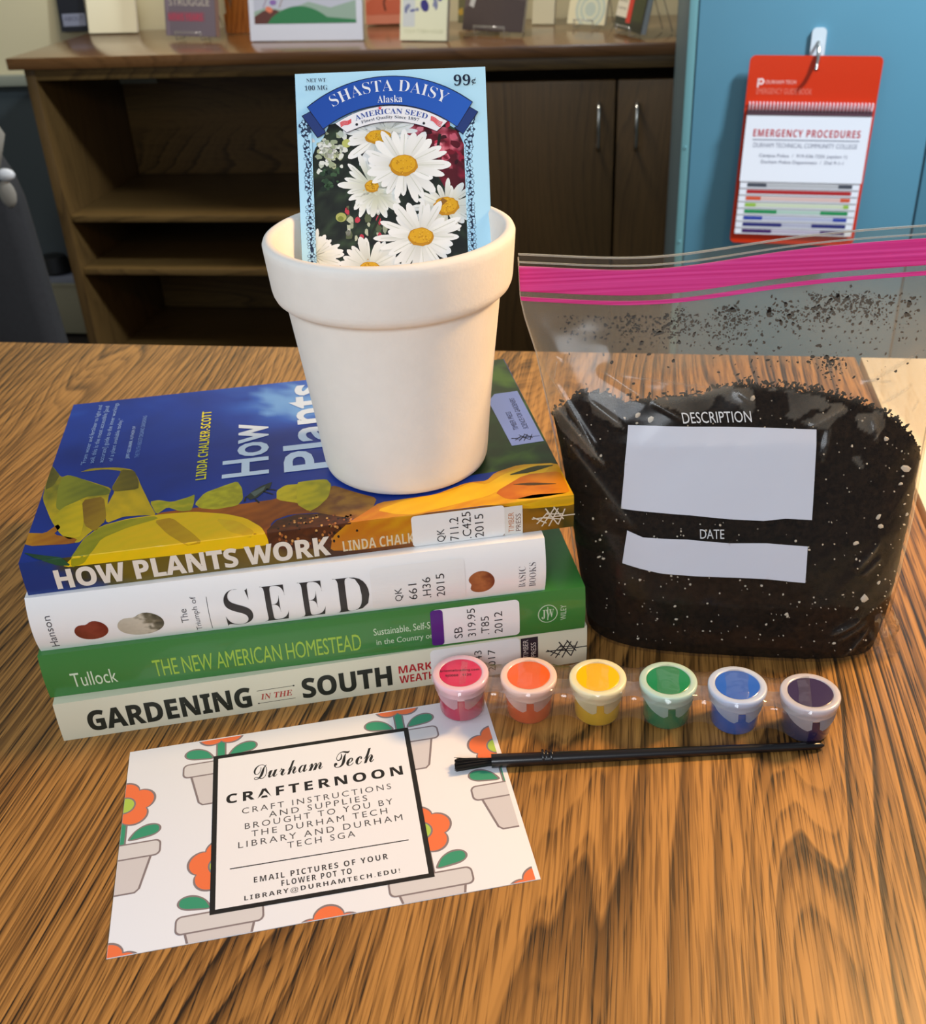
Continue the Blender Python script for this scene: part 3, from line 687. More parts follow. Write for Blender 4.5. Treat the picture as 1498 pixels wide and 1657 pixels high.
bean(43.4, 9.6, 19, 12.6, False, [(0, (190, 180, 160)), (.55, (206, 196, 176)), (.7, (120, 112, 90)), (1, (70, 66, 48))], 2)
bean(187.4, 10.2, 12, 12.0, True, [(0, (150, 84, 48)), (.5, (176, 106, 60)), (1, (116, 56, 34))], 3)
P_.text(serif('BASIC'), 204, 4.2, 207, 16.0, (110, 108, 112), rot=90, offset=-.012); P_.text(serif('BOOKS'), 208.6, 4.0, 211.6, 17.4, (110, 108, 112), rot=90, offset=-.012)
P_.done('publisher_lettering', M_inkgloss, o2)
callno(o2, s2, 140.2, 1.6, 180.6, 23.2, [('QK', 150, 5.0, 153.6, 12.6), ('661', 156, 5.0, 159.6, 14.0), ('.H36', 162, 5.0, 165.6, 16.4), ('2015', 168, 5.0, 171.6, 17.4)], None, cv)

# top book with the sunflower cover
o1, s1 = book('paperback_book', 'blue and yellow sunflower paperback on top of the stack, under the pot', -179.2, 359.8, .139, 70.95, 229, 152, 15.7, .5, .4, M_c1)
ZT = 15.7
def w1(s, t, e): return Vector((s, t, ZT + e)) if t >= 0 else s1(s, ZT + t, e)
P_ = Print(w1, cuts_v=[0, -2.6, -5.2, -7.8, -10.4, -13], clip=(0, -15.7, 229, 152), step=.02)
BLUE = [(0, (14, 42, 122)), (.45, (20, 58, 158)), (.75, (40, 92, 192)), (1, (110, 164, 226))]
P_.rect(0, 0, 229, 152, grad(BLUE, lambda x, y: .15 + .22 * y / 150 + .75 * math.exp(-((x - 118) / 34) ** 2 - ((y - 132) / 30) ** 2) * (1 + fbm(x, y, .05, 3, 2)), .25, 5, .04), 0, fine=5)
P_.rect(0, -15.7, 229, 0, grad([(0, (22, 50, 120)), (.035, (24, 52, 118)), (.06, (60, 56, 20)), (.14, (112, 94, 14)), (.3, (104, 84, 16)), (.42, (120, 92, 18)), (.47, (70, 40, 16)), (.55, (92, 46, 16)), (.66, (150, 86, 20)), (.9, (140, 96, 18)), (.93, (60, 58, 20)), (1, (132, 98, 22))], lambda x, y: x / 229 + y * .004, .05, 3, .08), 0, fine=3)
P_.nxt('sky_print', M_inkgloss, o1)
Y1 = (222, 184, 14); Y2 = (226, 188, 18); OL = (128, 124, 28); OR = (184, 100, 16)
def chaikin(pts, n=1):
    for _ in range(n):
        q = []
        for i in range(len(pts)):
            a, b = pts[i], pts[(i + 1) % len(pts)]
            q += [(a[0] * .86 + b[0] * .14, a[1] * .86 + b[1] * .14), (a[0] * .14 + b[0] * .86, a[1] * .14 + b[1] * .86)]
        pts = q
    return pts
def pet(pts, c0, c1, layer, ang=0., seed=0, jit=.5, sc=.06):
    xs = [p[0] for p in pts]; ys = [p[1] for p in pts]; x0, x1_, y0, y1_ = min(xs), max(xs), min(ys), max(ys)
    pts = chaikin(pts)
    P_.poly(pts, grad([(0, c0), (1, c1)], lambda x, y: .16 * math.sin((x * math.sin(ang + .5) - y * math.cos(ang + .5)) * 1.1 + 3 * fbm(x, y, .08, 2, seed)) + math.cos(ang) * (x - x0) / (x1_ - x0 + .01) + math.sin(ang) * (y - y0) / (y1_ - y0 + .01), jit, seed, sc), layer, fine=1.8)
pet([(98.7,-4.9),(101.3,9.0),(108.7,12.6),(123.4,10.9),(132.6,12.4),(141.9,9.2),(146.3,16.6),(133.5,21.7),(124.6,33.6),(115.1,36.0),(103.4,27.1),(86.5,26.4),(67.8,28.1),(52.2,27.2),(53.6,20.4),(77.7,9.3),(90.5,1.0)], (176, 92, 18), (120, 56, 14), 1, 0, 1)
pet([(-0.6,84.5),(0.1,62.2),(0.8,52.0),(7.8,31.4),(14.5,17.3),(21.8,9.6),(25.9,18.1),(31.3,25.8),(29.8,46.9),(30.3,54.8),(20.1,63.4),(9.2,72.4),(5.9,71.1),(1.5,80.7)], Y2, OL, 2, 1.5, 2)
pet([(-0.5,83.8),(5.1,73.4),(3.7,63.3),(0.4,60.1)], (96, 88, 24), (120, 110, 24), 3, 0, 3)
pet([(6.4,70.9),(10.2,72.1),(29.9,53.8),(30.0,48.8),(19.1,49.5),(11.4,37.9),(7.9,42.6),(6.1,60.7)], (150, 148, 34), (106, 112, 30), 3, 0, 3)
pet([(7.8,31.4),(10.8,41.9),(18.4,47.7),(21.9,28.0),(22.3,15.5),(17.6,14.0),(13.3,19.4)], (196, 172, 16), (234, 196, 10), 4, 0, 3)
pet([(18.5,46.7),(27.8,47.8),(31.3,27.6),(27.8,17.7),(22.4,24.3)], (140, 100, 16), (170, 130, 20), 5, 0, 4)
pet([(13.9,73.8),(18.4,76.5),(30.5,74.6),(37.9,70.6),(41.1,62.4),(43.4,53.6),(48.6,36.5),(52.3,25.3),(45.8,26.9),(38.4,27.7),(31.5,23.5),(29.9,37.2),(32.1,51.3),(30.3,54.8),(32.1,64.6),(33.2,70.3),(25.7,73.8),(17.7,74.1)], (228, 186, 16), (170, 146, 20), 3.4, 1.5, 5)
pet([(32.8,71.8),(39.0,69.2),(42.0,58.0),(42.5,50.8),(32.1,50.9),(30.3,54.3),(32.2,63.5)], (128, 110, 22), (96, 84, 18), 4, 0, 6)
pet([(-1.6,23.8),(6.8,21.4),(11.1,27.9),(12.7,24.8),(10.6,19.6),(21.2,13.7),(20.0,10.0),(0.4,12.6)], (206, 138, 14), (168, 92, 12), 4, 0, 7)
pet([(48.5,38.1),(52.2,38.7),(58.1,35.4),(65.4,38.2),(67.8,40.0),(67.8,31.9),(67.0,26.0),(62.4,26.2),(56.5,31.4),(52.3,25.9)], (196, 178, 30), (160, 158, 30), 2.5, 0, 8, 1.2, .3)
pet([(68.1,31.4),(72.0,40.2),(79.5,44.3),(86.2,47.5),(88.4,40.5),(89.0,30.6),(86.5,25.4),(77.2,24.3),(70.6,27.0)], (200, 190, 34), (168, 158, 30), 2.5, 0, 9, 1.2, .3)
pet([(103.5,34.4),(107.5,38.7),(115.2,38.0),(125.0,40.0),(127.3,33.0),(125.9,21.6),(121.8,15.0),(117.9,11.3),(114.5,20.2),(103.4,26.3)], (214, 190, 28), (170, 150, 26), 2.5, 0, 10, 1.0, .2)
pet([(16.1,-4.2),(21.8,0.4),(21.9,5.3),(23.9,13.4),(29.9,22.1),(40.4,25.4),(54.1,25.8),(68.0,24.7),(82.0,19.4),(90.3,13.8),(96.7,5.1),(99.0,-2.8),(99.0,-5.5),(86.0,-5.7),(59.5,-4.9),(35.1,-4.4)], (232, 194, 6), (248, 196, 4), 5, 0, 11, .5)
pet([(21.8,4.5),(23.9,13.0),(30.0,21.8),(40.5,24.7),(51.4,25.0),(53.5,22.3),(41.2,18.0),(31.2,11.6),(28.2,0.5),(24.9,-3.4),(19.5,-4.7)], (150, 148, 18), (190, 170, 20), 6, 0, 12)
pet([(51.7,20.9),(59.0,21.9),(68.9,6.1),(72.6,-1.0),(65.5,-1.2),(58.0,8.7)], (190, 140, 8), (206, 160, 8), 6, 0, 13)
pet([(77.5,16.5),(86.7,12.5),(94.0,1.9),(92.0,-1.7),(83.2,4.5)], (236, 196, 30), (224, 170, 8), 6, 0, 14)
pet([(0.3,7.9),(6.9,4.7),(17.1,0.2),(19.7,-3.7),(14.7,-3.1),(6.6,1.5)], (24, 66, 40), (40, 84, 50), 6, 0, 13)
# disc florets
P_.poly([(109.2,-10.0),(98.9,-6.5),(99.0,2.1),(103.2,9.1),(111.6,12.0),(121.6,10.4),(134.4,2.9),(133.3,-1.3),(125.4,-5.5),(124.0,-10.3)], grad([(0, (60, 30, 14)), (1, (96, 48, 18))], lambda x, y: .5, 1.2, 4, .4), 2, fine=2)
rr = random.Random(2)
for k in range(90):
    x, y = rr.uniform(103, 136), rr.uniform(-8, 9)
    if abs(x - 120) / 17 + abs(y) / 14 > 1.25: continue
    P_.ell(x, y, .55, .8, rr.choice([(196, 128, 60), (150, 84, 40), (40, 20, 12), (30, 16, 10), (216, 160, 90)]), 3 + k % 2, n=6)
# right-hand petals and leaves
P_.poly([(218.6,164.9),(228.7,156.3),(229.1,51.4),(229.8,27.4),(209.2,28.8),(191.0,27.7),(172.6,23.1),(158.4,53.1),(203.4,97.9)], grad([(0, (14, 34, 14)), (.6, (22, 58, 26)), (1, (60, 96, 30))], lambda x, y: .35, 1.3, 6, .06), 1, fine=5)
pet([(112.5,39.7),(117.8,40.2),(125.7,39.7),(127.6,34.1),(125.7,23.9),(121.0,16.1),(116.7,13.3),(111.9,20.3)], (200, 180, 22), (160, 150, 26), 4.5, 0, 20, .9, .2)
pet([(127.6,34.1),(137.8,24.5),(146.3,17.5),(143.2,7.7),(138.4,0.7),(134.4,2.9),(121.6,10.4),(116.7,12.8),(121.0,16.1),(125.6,23.0)], (120, 70, 20), (160, 110, 24), 3, 0, 21, 1, .2)
pet([(123.8,-12.2),(125.4,-5.5),(131.7,-0.6),(138.8,5.5),(147.1,13.5),(159.2,14.0),(171.3,14.5),(186.4,21.5),(195.2,21.1),(199.9,27.3),(211.7,31.9),(228.5,29.7),(229.8,19.9),(229.1,-0.7),(229.5,-4.7),(207.4,-3.6),(194.7,0.3),(160.9,0.1),(158.9,-4.5),(159.1,-13.5),(134.5,-13.8)], (196, 116, 16), (222, 170, 14), 4, 0, 22, .6)
pet([(144.9,7.3),(159.1,13.2),(176.6,15.0),(188.1,21.1),(194.5,17.7),(203.0,24.7),(214.9,29.6),(227.6,29.5),(221.3,22.0),(206.7,16.5),(192.7,7.6),(178.4,4.2),(160.9,0.1),(152.7,2.1)], (224, 172, 10), (236, 190, 20), 5, 0, 23, .4)
pet([(196.6,10.1),(212.4,22.4),(228.4,21.8),(228.4,11.1),(228.0,2.4),(212.1,1.1),(200.4,3.1)], (190, 96, 10), (214, 130, 14), 6, 0, 24, .8, .1)
pet([(204.6,15.2),(213.4,14.8),(225.7,10.7),(212.8,12.1)], (80, 44, 14), (70, 50, 14), 7, 0, 24)
pet([(204.5,23.4),(218.4,29.1),(228.1,27.9),(215.3,23.5)], (40, 44, 16), (60, 56, 16), 7, 0, 25)
pet([(203.7,2.3),(212.8,4.4),(229.2,2.1),(229.1,-3.7),(207.5,-2.6)], (226, 176, 20), (206, 160, 20), 6, 0, 24, .5)
P_.nxt('sunflower_print', M_inkgloss, o1)
# bee
P_.poly([(90.2,32.2),(93.0,36.4),(96.9,40.4),(101.7,42.9),(100.7,37.5),(97.8,34.3),(94.9,30.1),(92.1,28.8)], (40, 50, 44), 7); P_.poly([(92.1,35.3),(94.9,36.9),(98.8,40.0),(97.8,36.2),(94.0,31.3)], (90, 104, 96), 8)
for a, b in ([(90.2,32.2),(89.5,28.1)], [(94.0,29.3),(95.9,25.4)], [(97.8,35.2),(102.0,31.3)], [(98.8,37.0),(103.3,34.9)]): P_.line(a, b, .8, (24, 26, 24), 7)
P_.nxt('bee_print', M_inkgloss, o1)
# pale blue series box
P_.poly([(212.5,50.4),(228.0,51.6),(227.5,109.1),(215.4,108.4),(210.8,100.5)], (110, 134, 206), 8)
P_.done('series_panel', M_inkgloss, o1, label='pale blue panel')
P_ = Print(w1, cuts_v=[0], base=.26)
for t, x, y0_, y1_ in (('"From water and fertilizer to light and', 14.4, 81, 147), ('soil, this is the most accessible [and', 18.2, 81.4, 145), ('accurate] guide to the inner workings', 22.6, 81, 147.5), ('of a plant available today."', 26.8, 81.2, 128)): P_.text(t, x - 1.2, y0_, x + 1.6, y1_, (150, 180, 226), 0, rot=90)
P_.text(bold('JEFF GILLMAN,') + ' AUTHOR OF', 33.6, 82, 35.6, 117, (170, 196, 232), 0, rot=90); P_.text('THE TRUTH ABOUT ORGANIC GARDENING', 37.8, 82, 39.8, 128, (120, 154, 214), 0, rot=90)
P_.nxt('quote_lettering', M_inkmatte, o1)
P_.text(bold('LINDA CHALKER-SCOTT'), 67.4, 52.6, 72.2, 125.2, (232, 220, 40), 0, rot=90)
P_.nxt('author_lettering', M_inkmatte, o1, label='yellow lettering')
P_.text('How', 79.2, 51.2, 100.6, 105.4, (216, 230, 244), 0, rot=90, offset=.018); P_.text('Plants', 107.2, 50.2, 131.0, 146, (216, 230, 244), 0, rot=90, offset=.018); P_.text('Work', 138, 50.2, 160.0, 120, (216, 230, 244), 0, rot=90, offset=.018)
P_.nxt('title_lettering', M_inkmatte, o1)
P_.text('TIMBER PRESS', 216.6, 66, 219.2, 86, (24, 26, 60), 0, rot=90); P_.text('SCIENCE FOR GARDENERS', 221.4, 66, 224, 101, (24, 26, 60), 0, rot=90)
branches(P_, 213.6, 53.6, .72, (24, 26, 50), 0)
P_.done('series_lettering', M_inkmatte, o1)
cv = [15.7 * k / 6 for k in range(1, 6)]
P_ = Print(s1, cuts_v=cv, base=.26)
P_.text(bold('HOW PLANTS WORK'), 12.2, 1.3, 124, 10.9, (236, 224, 208), 0, offset=.018); P_.nxt('spine_title', M_inkmatte, o1); P_.text(bold('LINDA CHALKI'), 129.2, 2.2, 161, 7.6, (226, 206, 170), 0)
P_.nxt('spine_author', M_inkmatte, o1)
branches(P_, 210.4, 1.6, 1.0, (222, 210, 190), 0)
P_.done('publisher_mark', M_inkmatte, o1)
P_ = Print(s1, cuts_v=cv, base=.32); P_.rect(198.5, -.0, 206.4, 14.2, (226, 222, 214), 0); P_.text('TIMBER', 200.2, 1.4, 202.6, 11.4, (190, 120, 70), 1, rot=90); P_.text('PRESS', 203.4, 1.6, 205.6, 10.4, (120, 90, 80), 1, rot=90)
P_.done('publisher_label', M_inkgloss, o1, label='small white publisher panel')
P_ = Print(lambda s, t, e: w1(s, t, e), cuts_v=[0] + [-15.7 + v for v in cv], base=.40); P_.rect(158.7, -15.6, 198.6, -.4, STICK, 0, r=1.6); st = P_.done('call_number_label', ink('label_paper_top', .4, .3), o1)
P_ = Print(s1, cuts_v=cv, base=.50)
for t, a, d in (('QK', 169.2, 7.6), ('711.2', 174.8, 12.4), ('.C425', 180.2, 14.4), ('2015', 185.6, 12.6)): P_.text(t, a, 1.0, a + 3.8, d, (26, 24, 26), 0, rot=90, offset=-.004)
P_.done('call_number', M_inkmatte, st)

# ------------------------------------------------------------------ clay pot
PX, PY, PZ = -24.5, 433.5, 87.0
pot = thing('plant_pot', 'plain white clay flower pot with a thick rim standing on the books', 'pot', C(PX, PY, PZ), YAW)
bm = bmesh.new()
lathe(bm, [(0, 3), (8, 3), (30, 3), (33.3, 5), (41.3, 76), (46.6, 104.2), (47.4, 105.4), (48.6, 106.0), (50.0, 105.9), (51.2, 105.2), (51.8, 103.8), (51.6, 101), (50.4, 86), (50.0, 84), (49.2, 82.2), (48.0, 81.0), (46.8, 80.3), (46.0, 80.0), (45.3, 79.6), (45.0, 78), (42.0, 52), (39.6, 30), (37.6, 8), (37.1, 3.5), (36.4, 1.2), (35.2, .2), (33.5, 0), (8, 0), (7.5, 1.5), (8, 3)], 128)
obj('pot_body', bm, M_ceramic, pot, smooth=50)

# ------------------------------------------------------------------ seed packet leaning in the pot
pkT = C(-62.3, 488.0, 245.4)
pk = thing('seed_packet', 'light blue packet of daisy seeds standing in the white pot', 'seed packet', pkT, YAW)
UXv, VVv = Vector((1, 0, 0)), Vector((0, .4997, .8662))
UXv = Vector((0.99993, -0.00602, -0.00997)); VVv = Vector((0.01164, 0.51691, 0.85596)); NNv = UXv.cross(VVv); 
if NNv.y > 0: NNv = -NNv
def pm(a, b, h): return UXv * a + VVv * b + NNv * h
PW, PH = 81.4, 98.0
bm = bmesh.new(); nx, ny = 12, 14; g = [[], []]
for j in range(2):
    for yy in range(ny + 1):
        g[j].append([bm.verts.new(pm(PW * i / nx, -PH * yy / ny, (0 if j == 0 else -.5 - 2.2 * (math.sin(math.pi * i / nx) * math.sin(math.pi * yy / ny)) ** .7))) for i in range(nx + 1)])
for j in range(2):
    for yy in range(ny):
        for i in range(nx): bm.faces.new((g[j][yy][i], g[j][yy][i + 1], g[j][yy + 1][i + 1], g[j][yy + 1][i]))
for yy in range(ny):
    for i in (0, nx): bm.faces.new((g[0][yy][i], g[1][yy][i], g[1][yy + 1][i], g[0][yy + 1][i]))
for i in range(nx):
    for yy in (0, ny): bm.faces.new((g[0][yy][i], g[1][yy][i], g[1][yy][i + 1], g[0][yy][i + 1]))
bmesh.ops.recalc_face_normals(bm, faces=bm.faces)
obj('envelope', bm, mat('packet_paper_blue', (182, 230, 254), .5, spec=.25), pk, smooth=30)
PKM = ink('packet_print', .5, 0, spec=.25)
P_ = Print(pm, clip=(.2, -PH + .2, PW - .2, -.2), step=.02, base=.05)
DG = (24, 34, 26)
ph = [(4.3,-85.4),(6.3,-35.1),(7.6,-31.9),(11.0,-28.0),(13.7,-22.4),(27.6,-18.9),(43.8,-19.1),(60.0,-21.0),(67.9,-26.2),(71.6,-34.4),(72.9,-42.6),(71.0,-88.0)]
ph[0] = (ph[0][0], -96); ph[-1] = (ph[-1][0], -96)
P_.poly(ph, grad([(0, (16, 22, 18)), (.5, (30, 40, 30)), (1, (56, 76, 50))], lambda x, y: .3, 1.2, 3, .2), 0, fine=2.5)
P_.poly([(42.1,-22.7),(50.2,-22.2),(59.9,-24.2),(68.7,-27.0),(71.6,-34.4),(72.4,-52.3),(62.8,-52.3),(57.5,-42.0),(47.9,-40.0),(45.0,-30.1)], grad([(0, (84, 8, 26)), (.5, (150, 24, 52)), (1, (226, 120, 136))], lambda x, y: .35 + (y + 28) * .03, 1.3, 7, .25), 1, fine=1.5)
r7 = random.Random(7)
for k in range(46):
    x, y = r7.uniform(52, 74), r7.uniform(-42, -23); P_.ell(x, y, r7.uniform(.7, 2.2), r7.uniform(.6, 1.8), r7.choice([(196, 44, 70), (226, 130, 146), (120, 14, 36), (214, 96, 116), (90, 8, 28), (60, 6, 20)]) if x < 64 or y > -33 else r7.choice([(120, 12, 36), (84, 6, 26), (160, 26, 54), (50, 4, 16)]), 2 + k % 2, n=8, jag=.3, rnd=r7, rot=r7.uniform(0, 3))
for k in range(70):   # white blossom, upper left
    x, y = r7.gauss(14, 3.6), r7.gauss(-33.5, 3.6); P_.ell(x, y, r7.uniform(.7, 1.7), r7.uniform(.6, 1.4), r7.choice([(226, 230, 222), (200, 208, 190), (160, 172, 140), (238, 240, 236), (182, 190, 150)]), 2 + k % 3, n=8, jag=.3, rnd=r7, rot=r7.uniform(0, 3))
for k in range(26):
    x, y = r7.uniform(10, 18), r7.uniform(-50, -40); P_.ell(x, y, r7.uniform(.5, 1.6), r7.uniform(.5, 1.2), r7.choice([(40, 66, 44), (24, 40, 30), (60, 90, 60)]), 2 + k % 3, n=8, jag=.3, rnd=r7)
for k in range(26):
    x, y = r7.uniform(20, 36), r7.uniform(-72, -56); P_.ell(x, y, r7.uniform(.6, 1.6), r7.uniform(.8, 2.2), r7.choice([(206, 208, 196), (170, 176, 150), (200, 60, 80), (90, 100, 70), (190, 196, 170)]), 2 + k % 3, n=8, jag=.3, rnd=r7)
P_.line((22, -38), (24, -48), .8, (30, 40, 26), 5); P_.line((34, -62), (25, -80), 1.1, (36, 44, 26), 5); P_.line((61, -28), (59, -38), 1.2, (30, 26, 20), 5)
P_.ell(17.4, -62, 2.3, 2.0, (176, 180, 100), 6); P_.ell(17.2, -62.6, 1.3, 1.1, (130, 140, 60), 7)
P_.ell(21, -30.5, 2.0, 1.8, (190, 196, 110), 5)
def daisy(cx, cy, R, rx, ry, lay, n=22, seed=0, sq=.85, a0=0, a1=2 * math.pi, disc=True, tint=(238, 240, 236)):
    r = random.Random(seed)
    for k in range(n):
        t = a0 + (a1 - a0) * (k + r.uniform(-.3, .3)) / n; Lp = R * r.uniform(.72, 1.1); w = R * r.uniform(.07, .11)
        ca, sa = math.cos(t), math.sin(t) * sq; pts = []
        for u, q in ((.12, .45), (.35, .8), (.6, 1.05), (.82, 1.0), (.95, .6), (1, .15), (1, -.15), (.95, -.6), (.82, -1), (.6, -1.05), (.35, -.8), (.12, -.45)):
            pts.append((cx + Lp * u * ca - w * q * math.sin(t), cy + Lp * u * sa + w * q * math.cos(t)))
        d = r.uniform(-20, 6); c = tuple(max(0, min(255, v + d)) for v in tint); c2 = (196, 198, 178)
        l0 = lay + (k % 3)
        P_.poly(pts, grad([(0, c2), (.35, c), (1, (246, 248, 248))], lambda x, y: math.hypot(x - cx, y - cy) / Lp), l0, fine=None)
        if k % 2 == 0: P_.line((cx + Lp * .3 * ca, cy + Lp * .3 * sa), (cx + Lp * .85 * ca + .2, cy + Lp * .85 * sa), .28, (204, 208, 196), l0 + .5)
    if disc:
        P_.ell(cx, cy, rx, ry, (196, 138, 12), lay + 4, jag=.06, rnd=r, n=26)
        P_.ell(cx, cy + ry * .12, rx * .86, ry * .8, (222, 168, 22), lay + 5, n=22)
        for k in range(34): P_.ell(cx + rx * r.gauss(0, .4), cy + ry * r.gauss(0, .4), .28, .24, r.choice([(186, 126, 10), (236, 190, 60)]), lay + 6, n=5)
def pp(l): return l[0]
c3 = pp([(34.6,-28.3)]); c5 = pp([(31.1,-49.3)]); c4 = pp([(62.5,-59.0)]); c1 = pp([(44.9,-40.9)]); c2 = pp([(51.1,-71.8)]); c6 = pp([(28.7,-84.1)]); c7 = pp([(5.2,-78.2)])
daisy(*c3, 16, 5.6, 3.0, 5, 20, 31); daisy(c3[0] + 4, c3[1] + 2.4, 13, 2.8, 2.2, 6, 14, 32, a0=-.3, a1=3.3, disc=False)
daisy(*c5, 14, 3.0, 2.6, 7, 22, 33, sq=1.0, tint=(222, 226, 206)); daisy(c5[0] + 2, c5[1] - 3, 12, 1, 1, 9, 12, 34, a0=3.3, a1=6.1, disc=False, tint=(214, 218, 196))
daisy(*c4, 14.5, 5.4, 4.0, 12, 20, 35, tint=(228, 230, 216)); P_.poly([(c4[0] - 4.4, c4[1] + 1), (c4[0] - 1.4, c4[1] + 3.6), (c4[0] + .6, c4[1] + 2.2), (c4[0] - 1.6, c4[1] + .4)], (146, 100, 30), 19)
daisy(*c1, 18.6, 6.0, 4.6, 20, 24, 36)
daisy(*c7, 13, 1, 1, 24, 22, 37, disc=False, a0=-1.6, a1=1.9, tint=(234, 234, 218))
daisy(*c6, 16, 4.4, 2.6, 26, 24, 38, tint=(232, 234, 224))
daisy(*c2, 18.8, 5.6, 3.9, 34, 24, 39)
P_.nxt('daisy_picture', PKM, pk)
# cleared side margins with the printed vine
lx = ph[1][0]; rx_ = ph[-1][0]
P_.poly([(0, -26), (lx, -26), (lx - .1, -PH), (0, -PH)], (182, 230, 254), 44); P_.poly([(rx_, -24), (PW, -24), (PW, -PH), (rx_, -PH)], (182, 230, 254), 44)
rv = random.Random(5)
for side in (0, 1):
    y = -22.
    while y > -96:
        t = min(1, max(0, (-y - 22) / 14)); xc = (lx - 2.0 - (1 - t) * 1.0) if side == 0 else rx_ + 2.0 + (1 - t) * 1.0; wv = 1.7 + (1 - t) * 1.6
        P_.ell(xc + rv.uniform(-.4, .4), y, wv * rv.uniform(.5, .85), 1.5, (36, 54, 84), 45, n=10, jag=.3, rnd=rv)
        if rv.random() < .85:
            for k in range(5):
                a = k * 1.256 + rv.random(); P_.ell(xc + 1.15 * math.cos(a), y + 1.15 * math.sin(a), .82, .66, (36, 54, 84), 45.5, rot=a, n=8); P_.ell(xc + 1.15 * math.cos(a), y + 1.15 * math.sin(a), .64, .48, (176, 222, 250), 46, rot=a, n=8)
            P_.ell(xc, y, .35, .35, (26, 42, 66), 47, n=6)
        else:
            for k in range(3): P_.ell(xc + rv.uniform(-1.2, 1.2), y + rv.uniform(-1, 1), .7, .35, (176, 222, 250), 46, rot=rv.uniform(0, 3), n=7)
        y -= rv.uniform(2.1, 2.8)
    P_.nxt('vine_border', PKM, pk)
# banner
def ribbon(top, bot, col, layer, edge=(16, 26, 60), e=.35):
    t = arc_pts(*top, 24); b = arc_pts(*bot, 24)
    P_.poly(t + list(reversed(b)), edge, layer)
    cx = sum(p[0] for p in t + b) / len(t + b); cy = sum(p[1] for p in t + b) / len(t + b)
    tt = [(p[0] + (cx - p[0]) * .008, p[1] - e) for p in t]; bb = [(p[0] + (cx - p[0]) * .008, p[1] + e) for p in b]
    tt[0] = (t[0][0] + e, t[0][1] - e * .4); tt[-1] = (t[-1][0] - e, t[-1][1] - e * .4); bb[0] = (b[0][0] + e * .2, b[0][1] + e * 1.2); bb[-1] = (b[-1][0] - e * .2, b[-1][1] + e * 1.2)
    P_.poly(tt + list(reversed(bb)), col, layer + 1, fine=3)
NAVY = (34, 58, 122)
P_.poly([(2.3,-18.4),(6.0,-16.6),(11.8,-24.3),(12.4,-26.1),(8.7,-28.1)], (16, 26, 60), 48); P_.poly([(2.8,-18.5),(5.9,-16.9),(11.5,-24.4),(12.1,-25.9),(8.8,-27.7)], NAVY, 49)
P_.poly([(77.7,-19.5),(74.2,-17.2),(67.9,-25.3),(67.0,-25.9),(70.8,-29.0)], (16, 26, 60), 48); P_.poly([(77.3,-19.5),(74.2,-17.6),(68.3,-25.3),(67.6,-25.9),(70.8,-28.6)], NAVY, 49)
ribbon([(4.7,-14.7),(40.8,-2.7),(75.5,-15.2)], [(11.2,-24.6),(40.4,-15.2),(68.5,-25.8)], grad([(0, (26, 74, 168)), (1, (38, 96, 196))], lambda x, y: x / PW), 50)
ribbon([(16.4,-22.1),(40.4,-15.4),(64.5,-23.0)], [(21.3,-26.4),(40.1,-22.4),(59.7,-27.3)], (238, 240, 246), 52, edge=(60, 60, 90), e=.2)
P_.nxt('blue_banner', PKM, pk)
P_.text('SHASTA DAISY', 0, 0, 1, 1, (232, 238, 248), 56, warp=arc_warp(*[(16.1,-15.2),(40.6,-9.4),(63.4,-15.3)], 4.6), offset=-.006) if False else P_.text(serif('SHASTA DAISY'), 0, 0, 1, 1, (232, 238, 248), 56, warp=arc_warp(*[(16.1,-15.2),(40.6,-9.3),(63.6,-15.6)], 4.9), offset=-.014)
a, b, c, d = [(34.9,-14.2),(45.5,-14.3),(35.0,-11.1),(45.6,-11.2)]
P_.text(serif('Alaska'), a[0], a[1], b[0], c[1], (232, 238, 248), 56, offset=-.006)
P_.text(serif('AMERICAN SEED'), 0, 0, 1, 1, (52, 78, 160), 56, warp=arc_warp(*[(25.4,-21.4),(40.5,-19.0),(55.6,-21.9)], 2.3), offset=-.004)
P_.text(serif('Finest Quality Since 1897'), 0, 0, 1, 1, (40, 40, 60), 56, warp=arc_warp(*[(28.0,-23.1),(40.4,-21.3),(52.0,-23.1)], 1.7), offset=-.004)
for q in ([(25.7,-23.0),(54.3,-23.6)]): P_.ell(q[0], q[1], .6, .6, (30, 30, 40), 56, n=8)
(q,) = [(35.8,-16.4)]
P_.poly([(q[0] + (1.0 if k % 2 == 0 else .4) * math.sin(k * math.pi / 5), q[1] + (1.0 if k % 2 == 0 else .4) * math.cos(k * math.pi / 5)) for k in range(10)], (220, 60, 70), 57)
for fl, mx_ in (([(18.6,-22.2),(23.4,-20.6),(23.4,-21.9),(18.9,-23.8)], 1), ([(57.4,-20.9),(62.3,-23.5),(61.5,-25.3),(57.2,-22.3)], 1)):
    A_, B_, C_, D_ = [Vector(v) for v in fl]
    for k in range(4):
        t = k / 3; p0_ = A_.lerp(D_, t); p1_ = B_.lerp(C_, t); pts = [tuple(p0_.lerp(p1_, i / 6) + Vector((0, .35 * math.sin(i * 1.05)))) for i in range(7)]
        P_.path(pts, .42, (224, 84, 92), 56)
P_.nxt('banner_lettering', PKM, pk)
a, b, c, d = [(4.9,-4.1),(13.2,-4.4),(4.9,-2.6),(13.3,-2.9)]
P_.text(serif('NET WT'), a[0], a[1], b[0], c[1], (52, 70, 96), 45, offset=-.006)
a, b, c, d = [(4.1,-7.6),(13.8,-7.8),(4.2,-5.5),(13.9,-5.7)]
P_.text(serif('100 MG'), a[0], a[1], b[0], c[1], (52, 70, 96), 45, offset=-.006)
P_.nxt('weight_lettering', PKM, pk)
a, b, c, d = [(67.7,-8.0),(74.8,-8.1),(67.9,-3.3),(75.0,-3.5)]
